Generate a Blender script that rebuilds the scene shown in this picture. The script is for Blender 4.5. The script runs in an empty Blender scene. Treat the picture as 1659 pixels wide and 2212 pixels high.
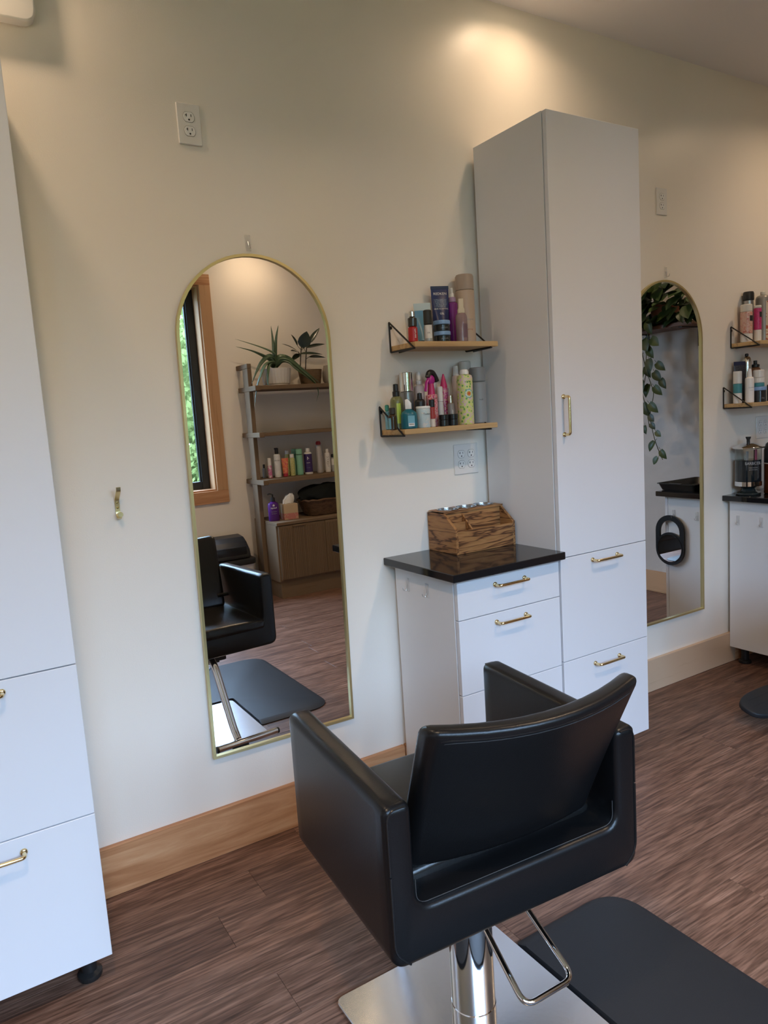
import bpy, bmesh, math, random
from mathutils import Vector, Matrix

# ------------------------------------------------------------------ camera, sky, exposure
scene = bpy.context.scene
COL = scene.collection
PI = math.pi

def setup_camera():
    W, H, f = 1659.0, 2212.0, 1566.37
    pos = Vector((-0.4762, -2.1832, 1.3671))
    yaw, pit, rol = 0.5453, -0.1318, -0.0652
    fwd = Vector((math.sin(yaw)*math.cos(pit), math.cos(yaw)*math.cos(pit), math.sin(pit)))
    right = Vector((math.cos(yaw), -math.sin(yaw), 0))
    up = right.cross(fwd)
    r = right*math.cos(rol) + up*math.sin(rol)
    u = -right*math.sin(rol) + up*math.cos(rol)
    cam = bpy.data.cameras.new('camera')
    cam.sensor_fit = 'VERTICAL'
    cam.sensor_height = 36.0
    cam.lens = f/H*36.0
    cam.clip_start = 0.02
    o = bpy.data.objects.new('camera', cam)
    m = Matrix((r, u, -fwd)).transposed().to_4x4()
    m.translation = pos
    o.matrix_world = m
    COL.objects.link(o)
    scene.camera = o
setup_camera()

SKY_STRENGTH = 25.0
world = bpy.data.worlds.new('sky')
scene.world = world
world.use_nodes = True
bg = world.node_tree.nodes['Background']
bg.inputs[0].default_value = (0.45, 0.66, 1.0, 1)
bg.inputs[1].default_value = SKY_STRENGTH
LAMP_W = 9.0
LAMP_COL = (1.0, 0.71, 0.46)
scene.view_settings.view_transform = 'Standard'
scene.view_settings.look = 'None'
scene.view_settings.gamma = 1.0
scene.view_settings.use_curve_mapping = False
scene.view_settings.exposure = 0.27
scene.cycles.use_denoising = True
scene.cycles.max_bounces = 10
scene.cycles.diffuse_bounces = 5
scene.cycles.glossy_bounces = 5
scene.cycles.transparent_max_bounces = 12
scene.cycles.sample_clamp_indirect = 6.0
scene.cycles.caustics_reflective = False
scene.cycles.caustics_refractive = False

# ------------------------------------------------------------------ room measures (metres)
CEIL = 2.837
WALL_OPP = -3.456           # window wall behind the camera
WALL_END = 3.77             # end wall on the right
WALL_LEFT = -2.6
STATION = 1.985             # distance from one styling station to the next
rnd = random.Random(7)

# ------------------------------------------------------------------ materials
MATS = {}
def mat(name, col=(.8, .8, .8), rough=.5, metal=0., spec=.5, trans=0., ior=1.45, alpha=1., coat=0., emit=None, es=1., bump=0., bscale=200., sss=0.):
    if name in MATS: return MATS[name]
    m = bpy.data.materials.new(name); m.use_nodes = True
    nt = m.node_tree; b = nt.nodes['Principled BSDF']
    b.inputs['Base Color'].default_value = (*col, 1)
    b.inputs['Roughness'].default_value = rough
    b.inputs['Metallic'].default_value = metal
    b.inputs['Specular IOR Level'].default_value = spec
    b.inputs['Transmission Weight'].default_value = trans
    b.inputs['IOR'].default_value = ior
    b.inputs['Alpha'].default_value = alpha
    b.inputs['Coat Weight'].default_value = coat
    if emit:
        b.inputs['Emission Color'].default_value = (*emit, 1)
        b.inputs['Emission Strength'].default_value = es
    if bump:
        t = nt.nodes.new('ShaderNodeTexCoord'); n = nt.nodes.new('ShaderNodeTexNoise'); bp = nt.nodes.new('ShaderNodeBump')
        n.inputs['Scale'].default_value = bscale; n.inputs['Detail'].default_value = 3
        bp.inputs['Strength'].default_value = bump; bp.inputs['Distance'].default_value = .002
        nt.links.new(t.outputs['Object'], n.inputs['Vector']); nt.links.new(n.outputs['Fac'], bp.inputs['Height'])
        nt.links.new(bp.outputs['Normal'], b.inputs['Normal'])
    MATS[name] = m
    return m

def ramp(nt, stops):
    r = nt.nodes.new('ShaderNodeValToRGB'); e = r.color_ramp.elements
    e[0].position, e[0].color = stops[0][0], (*stops[0][1], 1)
    e[1].position, e[1].color = stops[-1][0], (*stops[-1][1], 1)
    for p, c in stops[1:-1]:
        k = e.new(p); k.color = (*c, 1)
    return r

def wood(name, stops, scale=(1.5, 14, 14), rough=.5, detail=6., distort=1.2, rings=0., randomise=True, bump=.15, spec=.4, fine=0.):
    """grain runs along the axis with the smallest scale"""
    if name in MATS: return MATS[name]
    m = bpy.data.materials.new(name); m.use_nodes = True
    nt = m.node_tree; b = nt.nodes['Principled BSDF']; L = nt.links
    tc = nt.nodes.new('ShaderNodeTexCoord'); mp = nt.nodes.new('ShaderNodeMapping'); mp.inputs['Scale'].default_value = scale
    src = tc.outputs['Object']
    oi = nt.nodes.new('ShaderNodeObjectInfo')
    if randomise:
        ad = nt.nodes.new('ShaderNodeVectorMath'); ad.operation = 'ADD'
        cb = nt.nodes.new('ShaderNodeCombineXYZ'); mu = nt.nodes.new('ShaderNodeMath'); mu.operation = 'MULTIPLY'; mu.inputs[1].default_value = 37.
        L.new(oi.outputs['Random'], mu.inputs[0])
        for i in range(3): L.new(mu.outputs[0], cb.inputs[i])
        L.new(src, ad.inputs[0]); L.new(cb.outputs[0], ad.inputs[1]); src = ad.outputs[0]
    L.new(src, mp.inputs['Vector'])
    n = nt.nodes.new('ShaderNodeTexNoise'); n.inputs['Scale'].default_value = 1.; n.inputs['Detail'].default_value = detail
    n.inputs['Roughness'].default_value = .62; n.inputs['Distortion'].default_value = distort
    L.new(mp.outputs[0], n.inputs['Vector'])
    fac = n.outputs['Fac']
    if rings:
        w = nt.nodes.new('ShaderNodeMath'); w.operation = 'MULTIPLY'; w.inputs[1].default_value = rings
        L.new(fac, w.inputs[0]); s = nt.nodes.new('ShaderNodeMath'); s.operation = 'PINGPONG'; s.inputs[1].default_value = 1.
        L.new(w.outputs[0], s.inputs[0]); fac = s.outputs[0]
    r = ramp(nt, stops); L.new(fac, r.inputs[0]); colr = r.outputs[0]
    if fine:
        m2 = nt.nodes.new('ShaderNodeMapping'); m2.inputs['Scale'].default_value = tuple(v*6 for v in scale)
        L.new(src, m2.inputs['Vector']); n2 = nt.nodes.new('ShaderNodeTexNoise'); n2.inputs['Scale'].default_value = 1.; n2.inputs['Detail'].default_value = 3.
        L.new(m2.outputs[0], n2.inputs['Vector'])
        mx = nt.nodes.new('ShaderNodeMixRGB'); mx.blend_type = 'MULTIPLY'; mx.inputs[0].default_value = fine
        r2 = ramp(nt, [(.35, (.35, .33, .3)), (.6, (1.25, 1.25, 1.25))]); L.new(n2.outputs['Fac'], r2.inputs[0])
        L.new(colr, mx.inputs[1]); L.new(r2.outputs[0], mx.inputs[2]); colr = mx.outputs[0]
    if randomise:
        hs = nt.nodes.new('ShaderNodeHueSaturation'); mr = nt.nodes.new('ShaderNodeMapRange')
        mr.inputs['To Min'].default_value = .9; mr.inputs['To Max'].default_value = 1.1
        L.new(oi.outputs['Random'], mr.inputs['Value']); L.new(mr.outputs[0], hs.inputs['Value']); L.new(colr, hs.inputs['Color']); colr = hs.outputs[0]
    L.new(colr, b.inputs['Base Color'])
    b.inputs['Roughness'].default_value = rough; b.inputs['Specular IOR Level'].default_value = spec
    if bump:
        bp = nt.nodes.new('ShaderNodeBump'); bp.inputs['Strength'].default_value = bump; bp.inputs['Distance'].default_value = .002
        L.new(fac, bp.inputs['Height']); L.new(bp.outputs[0], b.inputs['Normal'])
    MATS[name] = m
    return m

def printed(name, cols, scale=60., rough=.4, metal=0., kind='voronoi', stretch=(1, 1, 1)):
    """printed packaging pattern: hard-edged coloured blotches"""
    if name in MATS: return MATS[name]
    m = bpy.data.materials.new(name); m.use_nodes = True
    nt = m.node_tree; b = nt.nodes['Principled BSDF']; L = nt.links
    tc = nt.nodes.new('ShaderNodeTexCoord'); mp = nt.nodes.new('ShaderNodeMapping'); mp.inputs['Scale'].default_value = stretch
    L.new(tc.outputs['Object'], mp.inputs['Vector'])
    if kind == 'voronoi':
        t = nt.nodes.new('ShaderNodeTexVoronoi'); t.inputs['Scale'].default_value = scale; out = t.outputs['Distance']
    else:
        t = nt.nodes.new('ShaderNodeTexNoise'); t.inputs['Scale'].default_value = scale; t.inputs['Distortion'].default_value = 2.; out = t.outputs['Fac']
    L.new(mp.outputs[0], t.inputs['Vector'])
    k = len(cols); r = ramp(nt, [((i + .3)/k*.8 + .08, c) for i, c in enumerate(cols)]); r.color_ramp.interpolation = 'CONSTANT'
    L.new(out, r.inputs[0]); L.new(r.outputs[0], b.inputs['Base Color'])
    b.inputs['Roughness'].default_value = rough; b.inputs['Metallic'].default_value = metal
    MATS[name] = m
    return m

def thin_glass(name, tint=(1, 1, 1), rough=0.):
    if name in MATS: return MATS[name]
    m = bpy.data.materials.new(name); m.use_nodes = True
    nt = m.node_tree; nt.nodes.remove(nt.nodes['Principled BSDF']); L = nt.links
    t = nt.nodes.new('ShaderNodeBsdfTransparent'); t.inputs[0].default_value = (*tint, 1)
    g = nt.nodes.new('ShaderNodeBsdfGlossy'); g.inputs['Roughness'].default_value = rough
    lw = nt.nodes.new('ShaderNodeLayerWeight'); lw.inputs[0].default_value = .5
    pw = nt.nodes.new('ShaderNodeMath'); pw.operation = 'POWER'; pw.inputs[1].default_value = 4.
    fr = nt.nodes.new('ShaderNodeMath'); fr.operation = 'MULTIPLY_ADD'; fr.inputs[1].default_value = .9; fr.inputs[2].default_value = .05
    L.new(lw.outputs['Facing'], pw.inputs[0]); L.new(pw.outputs[0], fr.inputs[0])
    mx = nt.nodes.new('ShaderNodeMixShader')
    L.new(fr.outputs[0], mx.inputs[0]); L.new(t.outputs[0], mx.inputs[1]); L.new(g.outputs[0], mx.inputs[2])
    L.new(mx.outputs[0], nt.nodes['Material Output'].inputs[0])
    MATS[name] = m
    return m

PAINT = mat('wall_paint', (.885, .825, .735), .34, spec=.5, bump=.12, bscale=260)
PAINT_CEIL = mat('ceiling_paint', (.82, .80, .82), .7, spec=.3, bump=.05)
WHITE = mat('white_cabinet', (.765, .765, .785), .33, spec=.45)
WHITE_EDGE = mat('white_cabinet_edge', (.78, .775, .775), .4)
BLACKGAP = mat('dark_gap', (.02, .02, .02), .8)
STONE = mat('black_stone', (.012, .012, .013), .07, spec=.6)
BRASS = mat('polished_brass', (.83, .66, .36), .16, 1.)
BRASS_SATIN = mat('satin_brass', (.72, .62, .34), .33, 1.)
GOLD = mat('gold_frame', (.66, .55, .27), .35, .85)
MIRROR = mat('mirror_silver', (.86, .87, .86), .0, 1.)
CHROME = mat('chrome', (.82, .82, .83), .06, 1.)
STEEL = mat('brushed_steel', (.74, .74, .75), .22, 1., bump=.05, bscale=90)
LEATHER = mat('black_leather', (.0065, .0062, .0065), .30, spec=.38, bump=.10, bscale=420)
LEATHER_IN = mat('black_leather_seat', (.009, .0085, .008), .26, spec=.45, bump=.08, bscale=420)
PIPING = mat('leather_piping', (.009, .009, .009), .28, spec=.6)
THREAD = mat('grey_thread', (.045, .042, .04), .6)
RUBBER = mat('black_rubber', (.020, .021, .023), .5, spec=.35, bump=.2, bscale=600)
BLACKMETAL = mat('black_metal', (.018, .016, .015), .45, .3)
PLASTIC_W = mat('white_plastic', (.80, .78, .74), .35)
PLASTIC_B = mat('black_plastic', (.015, .015, .015), .35)
CLEAR = mat('clear_plastic', (.80, .80, .78), .15, alpha=.30, spec=.3)
PANE = thin_glass('window_glass', (.97, .99, .98))
BLACKFRAME = mat('black_sash', (.014, .016, .018), .4)
LENS = mat('lamp_lens', (1, .95, .85), .4, emit=(1, .80, .55), es=14)
FIR = wood('fir_trim', [(.1, (.40, .185, .082)), (.5, (.54, .285, .14)), (.95, (.66, .41, .23))], (.9, 16, 16), .42, rings=3.2, bump=.05)
FIR_V = wood('fir_trim_upright', [(.25, (.30, .15, .065)), (.5, (.40, .215, .10)), (.75, (.50, .29, .15))], (22, 22, 1.2), .42, rings=2.2, bump=.05)
FIR_PALE = wood('fir_trim_pale', [(.25, (.42, .27, .16)), (.5, (.50, .34, .21)), (.75, (.60, .43, .29))], (1.2, 22, 22), .45, rings=2., bump=.05)
PLANKMAT = wood('vinyl_oak', [(.28, (.080, .039, .026)), (.46, (.152, .079, .052)), (.58, (.212, .115, .077)), (.74, (.31, .18, .125))], (1.9, 32, 32), .40, detail=9, distort=1.1, bump=.25, spec=.3, fine=.7)
SHELFWOOD = wood('pine_shelf', [(.25, (.30, .165, .065)), (.5, (.44, .27, .12)), (.75, (.55, .36, .17))], (2, 40, 40), .5, rings=2.5)
ORGWOOD = wood('burnt_pine', [(.0, (.27, .12, .04)), (.45, (.37, .185, .066)), (.80, (.29, .13, .046)), (.93, (.11, .044, .015)), (1.0, (.07, .028, .01))], (2.6, 30, 30), .5, detail=3, rings=6.0, distort=.5, bump=.35)
ORGWOOD_Y = wood('burnt_pine_side', [(.0, (.27, .12, .04)), (.45, (.37, .185, .066)), (.80, (.29, .13, .046)), (.93, (.11, .044, .015)), (1.0, (.07, .028, .01))], (30, 2.6, 30), .5, detail=3, rings=6.0, distort=.5, bump=.35)
OAK = wood('ladder_oak', [(.25, (.085, .058, .035)), (.5, (.135, .092, .056)), (.75, (.18, .125, .078))], (22, 22, 2), .65, rings=2., spec=.12)
OAK_H = wood('ladder_oak_flat', [(.25, (.085, .058, .035)), (.5, (.135, .092, .056)), (.75, (.18, .125, .078))], (2, 22, 22), .65, rings=2., spec=.12)

# ------------------------------------------------------------------ mesh helpers
def finish(bm, angle=35):
    bmesh.ops.recalc_face_normals(bm, faces=bm.faces[:])
    me = bpy.data.meshes.new('mesh'); bm.to_mesh(me); bm.free()
    me.polygons.foreach_set('use_smooth', [True]*len(me.polygons))
    me.set_sharp_from_angle(angle=math.radians(angle))
    return me

def obj(name, bm, m=None, parent=None, loc=None, rot=None, angle=35):
    me = finish(bm, angle) if isinstance(bm, bmesh.types.BMesh) else bm
    if m and not me.materials: me.materials.append(m)
    me.name = name
    o = bpy.data.objects.new(name, me); COL.objects.link(o)
    if parent: o.parent = parent
    if loc: o.location = loc
    if rot: o.rotation_euler = rot
    return o

def tag(o, label, cat, group=None):
    o['label'] = label; o['category'] = cat
    if group: o['group'] = group
    return o

def thing(name, label, cat, loc=(0, 0, 0), rot=(0, 0, 0), group=None):
    o = bpy.data.objects.new(name, None); COL.objects.link(o)
    o.empty_display_size = .05
    o.location = loc; o.rotation_euler = rot
    return tag(o, label, cat, group)

def struct(name, bm, m, parent=None):
    o = obj(name, bm, m, parent)
    if not parent: o['kind'] = 'structure'
    return o

def struct_empty(name):
    o = bpy.data.objects.new(name, None); COL.objects.link(o); o['kind'] = 'structure'; return o

def copy_tree(o, parent=None):
    c = o.copy(); COL.objects.link(c); c.parent = parent
    for ch in o.children: copy_tree(ch, c)
    return c

def B(): return bmesh.new()

def box(x0, x1, y0, y1, z0, z1, bev=0., seg=2, bm=None):
    n = bm is None
    b2 = bmesh.new()
    r = bmesh.ops.create_cube(b2, size=1.)
    for v in b2.verts:
        v.co = Vector((x0 + (v.co.x + .5)*(x1 - x0), y0 + (v.co.y + .5)*(y1 - y0), z0 + (v.co.z + .5)*(z1 - z0)))
    if bev: bmesh.ops.bevel(b2, geom=b2.edges[:], offset=bev, segments=1 if bev <= .0025 else seg, profile=.5, affect='EDGES')
    if n: return b2
    merge(bm, b2); return bm

def merge(bm, b2):
    me = bpy.data.meshes.new('tmp'); b2.to_mesh(me); b2.free(); bm.from_mesh(me); bpy.data.meshes.remove(me)

def lathe(profile, n=24, bm=None, c=(0, 0, 0), sx=1., sy=1., cap=True):
    new = bm is None
    b2 = bmesh.new(); rings = []
    for r, z in profile:
        if r < 1e-6: rings.append([b2.verts.new((c[0], c[1], c[2] + z))])
        else: rings.append([b2.verts.new((c[0] + r*sx*math.cos(2*PI*k/n), c[1] + r*sy*math.sin(2*PI*k/n), c[2] + z)) for k in range(n)])
    for a, b in zip(rings, rings[1:]):
        for k in range(n):
            k2 = (k + 1) % n
            if len(a) == 1 and len(b) == 1: continue
            if len(a) == 1: b2.faces.new((a[0], b[k2], b[k]))
            elif len(b) == 1: b2.faces.new((a[k], a[k2], b[0]))
            else: b2.faces.new((a[k], a[k2], b[k2], b[k]))
    if cap:
        for r in (rings[0], rings[-1]):
            if len(r) > 2:
                try: b2.faces.new(r)
                except ValueError: pass
    if new: return b2
    merge(bm, b2); return bm

def smooth_path(pts, rad, n=5):
    """round the inner corners of a polyline"""
    out = [Vector(pts[0])]
    for i in range(1, len(pts) - 1):
        p, a, b = Vector(pts[i]), Vector(pts[i-1]), Vector(pts[i+1])
        da, db = (a - p), (b - p); r = min(rad, da.length*.48, db.length*.48)
        s, e = p + da.normalized()*r, p + db.normalized()*r
        for k in range(n + 1):
            t = k/n; out.append(s*(1-t)**2 + p*2*t*(1-t) + e*t*t)
    out.append(Vector(pts[-1])); return out

def tube(pts, r, n=10, bm=None, closed=False, radii=None, flat=1., upv=None):
    new = bm is None
    b2 = bmesh.new(); P = [Vector(p) for p in pts]; N = len(P); rings = []
    prev = None
    for i in range(N):
        if closed: t = P[(i+1) % N] - P[i-1]
        else: t = P[min(i+1, N-1)] - P[max(i-1, 0)]
        t.normalize()
        if prev is None:
            ref = Vector(upv) if upv else (Vector((0, 0, 1)) if abs(t.z) < .9 else Vector((1, 0, 0)))
            a = (ref - t*ref.dot(t)).normalized()
        else:
            a = (prev - t*prev.dot(t)).normalized()
        prev = a; b = t.cross(a)
        rr = radii[i] if radii else r
        rings.append([b2.verts.new(P[i] + a*(math.cos(2*PI*k/n)*rr*flat) + b*(math.sin(2*PI*k/n)*rr)) for k in range(n)])
    rng = range(N) if closed else range(N - 1)
    for i in rng:
        A, Bq = rings[i], rings[(i+1) % N]
        for k in range(n): b2.faces.new((A[k], A[(k+1) % n], Bq[(k+1) % n], Bq[k]))
    if not closed:
        b2.faces.new(rings[0]); b2.faces.new(rings[-1])
    if new: return b2
    merge(bm, b2); return bm

def prism(poly, axis, a0, a1, bev=0., seg=2, bm=None):
    """extrude a closed 2-D outline along an axis: 'x' -> poly is (y,z), 'y' -> (x,z), 'z' -> (x,y)"""
    def P(p, a): return {'x': (a, p[0], p[1]), 'y': (p[0], a, p[1]), 'z': (p[0], p[1], a)}[axis]
    b2 = bmesh.new()
    lo = [b2.verts.new(P(p, a0)) for p in poly]; hi = [b2.verts.new(P(p, a1)) for p in poly]
    f1 = b2.faces.new(lo); f2 = b2.faces.new(hi); n = len(poly)
    for i in range(n): b2.faces.new((lo[i], lo[(i+1) % n], hi[(i+1) % n], hi[i]))
    if bev:
        bmesh.ops.recalc_face_normals(b2, faces=b2.faces[:])
        ed = list(f1.edges) + list(f2.edges)
        bmesh.ops.bevel(b2, geom=ed, offset=bev, segments=seg, profile=.5, affect='EDGES')
    if bm is None: return b2
    merge(bm, b2); return bm

def round_poly(pts, rads, n=5):
    out = []; N = len(pts)
    for i in range(N):
        p, a, b = Vector(pts[i]), Vector(pts[i-1]), Vector(pts[(i+1) % N])
        r = rads[i] if isinstance(rads, (list, tuple)) else rads
        if r <= 0: out.append(p); continue
        da, db = (a - p).normalized(), (b - p).normalized()
        ang = da.angle(db); d = min(r/math.tan(ang/2), (a-p).length*.49, (b-p).length*.49)
        s, e = p + da*d, p + db*d
        for k in range(n + 1):
            t = k/n; out.append(s*(1-t)**2 + p*2*t*(1-t) + e*t*t)
    return [tuple(q) for q in out]

def cut_axis(bm, axis, vals):
    for v in vals:
        co = [0, 0, 0]; no = [0, 0, 0]; co[axis] = v; no[axis] = 1
        bmesh.ops.bisect_plane(bm, geom=bm.verts[:] + bm.edges[:] + bm.faces[:], plane_co=co, plane_no=no)

def text_bm(s, size, depth=.0):
    cu = bpy.data.curves.new('txt', 'FONT'); cu.body = s; cu.size = size; cu.align_x = 'CENTER'; cu.align_y = 'CENTER'; cu.resolution_u = 2
    o = bpy.data.objects.new('txt', cu); COL.objects.link(o)
    dg = bpy.context.evaluated_depsgraph_get(); me = bpy.data.meshes.new_from_object(o.evaluated_get(dg))
    bpy.data.objects.remove(o); bpy.data.curves.remove(cu)
    bm = bmesh.new(); bm.from_mesh(me); bpy.data.meshes.remove(me)
    return bm

def text_flat(parent, s, size, m, loc, rot=(PI/2, 0, 0), sx=1.):
    bm = text_bm(s, size)
    for v in bm.verts: v.co.x *= sx
    return obj('lettering', bm, m, parent, loc, rot)

def text_round(parent, s, size, m, r, z, ang=0., rotate=0., sx=1.):
    """print wrapped on a cylinder of radius r round the local z axis; ang = where its centre faces (0 = towards -y)"""
    bm = text_bm(s, size)
    for v in bm.verts:
        x, y = v.co.x*sx, v.co.y
        if rotate: x, y = x*math.cos(rotate) - y*math.sin(rotate), x*math.sin(rotate) + y*math.cos(rotate)
        a = x/r + ang
        v.co = Vector((math.sin(a)*r, -math.cos(a)*r, z + y))
    return obj('lettering', bm, m, parent)

def wrap_label(r, z0, z1, a0, a1, n=12):
    """a curved label patch standing a hair proud of a bottle"""
    bm = bmesh.new(); rows = []
    for z in (z0, z1): rows.append([bm.verts.new((math.sin(a0 + (a1-a0)*k/n)*r, -math.cos(a0 + (a1-a0)*k/n)*r, z)) for k in range(n+1)])
    for k in range(n): bm.faces.new((rows[0][k], rows[0][k+1], rows[1][k+1], rows[1][k]))
    return bm

# ------------------------------------------------------------------ room shell
def wall_with_hole(x0, x1, y0, y1, z0, z1, holes):
    bm = bmesh.new()
    xs = sorted({x0, x1, *[h[0] for h in holes], *[h[1] for h in holes]})
    for a, b in zip(xs, xs[1:]):
        hz = [(h[2], h[3]) for h in holes if h[0] <= a and h[1] >= b]
        if not hz: box(a, b, y0, y1, z0, z1, bm=bm)
        else:
            box(a, b, y0, y1, z0, hz[0][0], bm=bm); box(a, b, y0, y1, hz[0][1], z1, bm=bm)
    return bm

WIN = (-1.35, 1.39, .862, 2.452)    # clear opening of the window
struct('wall_back', box(WALL_LEFT - .15, WALL_END + .15, 0, .15, -.05, CEIL + .1), PAINT)
struct('wall_opposite', wall_with_hole(WALL_LEFT - .15, WALL_END + .15, WALL_OPP - .20, WALL_OPP, -.05, CEIL + .1, [WIN]), PAINT)
LIMEWASH = wood('limewash_plaster', [(.3, (.47, .43, .385)), (.55, (.53, .49, .445)), (.75, (.63, .59, .545))], (2.2, 2.2, 2.2), .6, detail=5, distort=.8, randomise=False, bump=.05, spec=.3)
struct('wall_right', box(WALL_END, WALL_END + .15, WALL_OPP, 0, -.05, CEIL + .1), LIMEWASH)
struct('wall_left', box(WALL_LEFT - .15, WALL_LEFT, WALL_OPP, 0, -.05, CEIL + .1), PAINT)
struct('ceiling', box(WALL_LEFT - .15, WALL_END + .15, WALL_OPP - .20, .15, CEIL, CEIL + .12), PAINT_CEIL)

# floor: vinyl planks laid along the mirror wall
floor = struct('floor', box(WALL_LEFT, WALL_END, WALL_OPP, 0, -.05, -.004), mat('floor_joint', (.03, .018, .014), .8))
def planks():
    PW, PL, gap = .1475, 1.22, .0006
    y = -.1465*2; rows = []
    yy = -.2935                       # a row edge seen in the photograph
    while yy < 0: yy += PW
    r = 0
    first = {}
    while yy > WALL_OPP:
        y1 = min(yy, -.0005); y0 = max(yy - PW, WALL_OPP + .0005)
        off = (.037 if abs(yy + .2935) < .01 else rnd.uniform(0, PL))
        x = off
        while x > WALL_LEFT: x -= PL
        while x < WALL_END:
            x0, x1 = max(x, WALL_LEFT + .0005), min(x + PL, WALL_END - .0005)
            if x1 - x0 > .02 and y1 - y0 > .01:
                key = (round(x1 - x0, 3), round(y1 - y0, 3))
                if key not in first:
                    lx, ly = (x1-x0)/2 - gap/2, (y1-y0)/2 - gap/2
                    bm = bmesh.new(); e = .0007
                    lo = [bm.verts.new(p) for p in ((-lx, -ly, -.004), (lx, -ly, -.004), (lx, ly, -.004), (-lx, ly, -.004))]
                    mi = [bm.verts.new(p) for p in ((-lx, -ly, -.0006), (lx, -ly, -.0006), (lx, ly, -.0006), (-lx, ly, -.0006))]
                    hi = [bm.verts.new(p) for p in ((-lx+e, -ly+e, 0), (lx-e, -ly+e, 0), (lx-e, ly-e, 0), (-lx+e, ly-e, 0))]
                    for A, C in ((lo, mi), (mi, hi)):
                        for i in range(4): bm.faces.new((A[i], A[(i+1) % 4], C[(i+1) % 4], C[i]))
                    bm.faces.new(hi); bm.faces.new(lo)
                    me = finish(bm); me.materials.append(PLANKMAT); first[key] = me
                obj('plank', first[key], None, floor, ((x0+x1)/2, (y0+y1)/2, 0))
            x += PL
        yy -= PW; r += 1
planks()

# baseboards
bb = struct_empty('baseboard_back')
BBH = .155
for x0, x1, m in ((WALL_LEFT, .862, FIR), (.866, 1.79, FIR), (1.792, 2.90, FIR_PALE), (2.902, WALL_END - .02, FIR)):
    obj('board', box(x0, x1, -.018, -.0005, .0005, BBH, .0015, 1), m, bb)
bb = struct_empty('baseboard_right')
FIR_Y = wood('fir_trim_across', [(.25, (.30, .155, .07)), (.5, (.40, .225, .11)), (.75, (.50, .30, .16))], (22, 1.2, 22), .42, rings=2.2, bump=.05)
obj('board', box(WALL_END - .018, WALL_END - .0005, WALL_OPP + .02, -.02, .0005, .15, .0015, 1), FIR_Y, bb)
bb = struct_empty('baseboard_opposite')
for x0, x1 in ((WALL_LEFT + .02, 1.655), (2.53, WALL_END - .02)):
    obj('board', box(x0, x1, WALL_OPP + .0005, WALL_OPP + .018, .0005, BBH, .0015, 1), FIR, bb)
bb = struct_empty('baseboard_left')
obj('board', box(WALL_LEFT + .0005, WALL_LEFT + .018, WALL_OPP + .02, -.02, .0005, BBH, .0015, 1), FIR_Y, bb)

# window (seen in the mirror): fir casing and jambs, black sashes, clear panes
def window():
    w = struct_empty('window_1')
    x0, x1, z0, z1 = WIN; c = .09; yo = WALL_OPP
    for a, b, p, q, m in ((x0 - c, x1 + c, z1, z1 + c*.9, FIR), (x0 - c, x1 + c, z0 - c*1.1, z0, FIR), (x0 - c, x0, z0, z1, FIR_V), (x1, x1 + c, z0, z1, FIR_V)):
        obj('casing', box(a, b, yo + .0005, yo + .02, p, q, .0015, 1), m, w)
    t = .012; d0 = yo - .18
    for a, b, p, q, m in ((x0, x0 + t, z0, z1, FIR_V), (x1 - t, x1, z0, z1, FIR_V), (x0 + t, x1 - t, z1 - t, z1, FIR), (x0 + t, x1 - t, z0, z0 + t, FIR)):
        obj('jamb', box(a, b, d0, yo, p, q), m, w)
    ax0, ax1, az0, az1 = x0 + t, x1 - t, z0 + t, z1 - t
    n = 4; wd = (ax1 - ax0)/n; fr = .062
    for i in range(n):
        p, q = ax0 + i*wd, ax0 + (i+1)*wd
        s = B()
        ya, yb = yo - .170, yo - .120
        box(p, p + fr, ya, yb, az0, az1, .002, 1, s); box(q - fr, q, ya, yb, az0, az1, .002, 1, s)
        box(p + fr, q - fr, ya, yb, az0, az0 + fr, .002, 1, s); box(p + fr, q - fr, ya, yb, az1 - fr, az1, .002, 1, s)
        # glazing bead
        g = .012
        box(p + fr, p + fr + g, ya + .01, yb - .015, az0 + fr, az1 - fr, 0, 1, s); box(q - fr - g, q - fr, ya + .01, yb - .015, az0 + fr, az1 - fr, 0, 1, s)
        so = obj('sash', s, BLACKFRAME, w)
        bm = bmesh.new(); yp = yo - .150
        bm.faces.new([bm.verts.new(v) for v in ((p + fr, yp, az0 + fr), (q - fr, yp, az0 + fr), (q - fr, yp, az1 - fr), (p + fr, yp, az1 - fr))])
        obj('pane', bm, PANE, so)
    ld = bpy.data.lights.new('window_portal', 'AREA'); ld.shape = 'RECTANGLE'; ld.size = x1 - x0; ld.size_y = z1 - z0
    ld.cycles.is_portal = True
    lo = bpy.data.objects.new('window_portal', ld); COL.objects.link(lo)
    lo.location = ((x0 + x1)/2, yo - .21, (z0 + z1)/2); lo.rotation_euler = (PI/2, 0, 0)   # faces into the room
window()

# ------------------------------------------------------------------ recessed ceiling lamps
def downlight(x, y, label, power=1., group='recessed ceiling lamps'):
    t = thing('recessed_light', label, 'ceiling light', (x, y, CEIL), group=group)
    bm = lathe([(.052, -.004), (.078, -.004), (.082, -.0015), (.082, -.0002), (.052, -.0002), (.052, -.004)], 28, cap=False)
    obj('trim_ring', bm, PLASTIC_W, t)
    bm = lathe([(0, -.0012), (.052, -.0012), (.052, -.0004), (0, -.0004)], 28); obj('lens', bm, LENS, t)
    ld = bpy.data.lights.new('lamp', 'AREA'); ld.shape = 'DISK'; ld.size = .1; ld.energy = LAMP_W*power; ld.color = LAMP_COL; ld.spread = math.radians(150)
    lo = bpy.data.objects.new('lamp', ld); COL.objects.link(lo); lo.parent = t; lo.location = (0, 0, -.006)
downlight(-.47, -.22, 'recessed ceiling lamp above the left-hand tall cabinet', .40)
downlight(1.52, -.22, 'recessed ceiling lamp over the white tall cabinet, washing the wall', .145)
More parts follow.
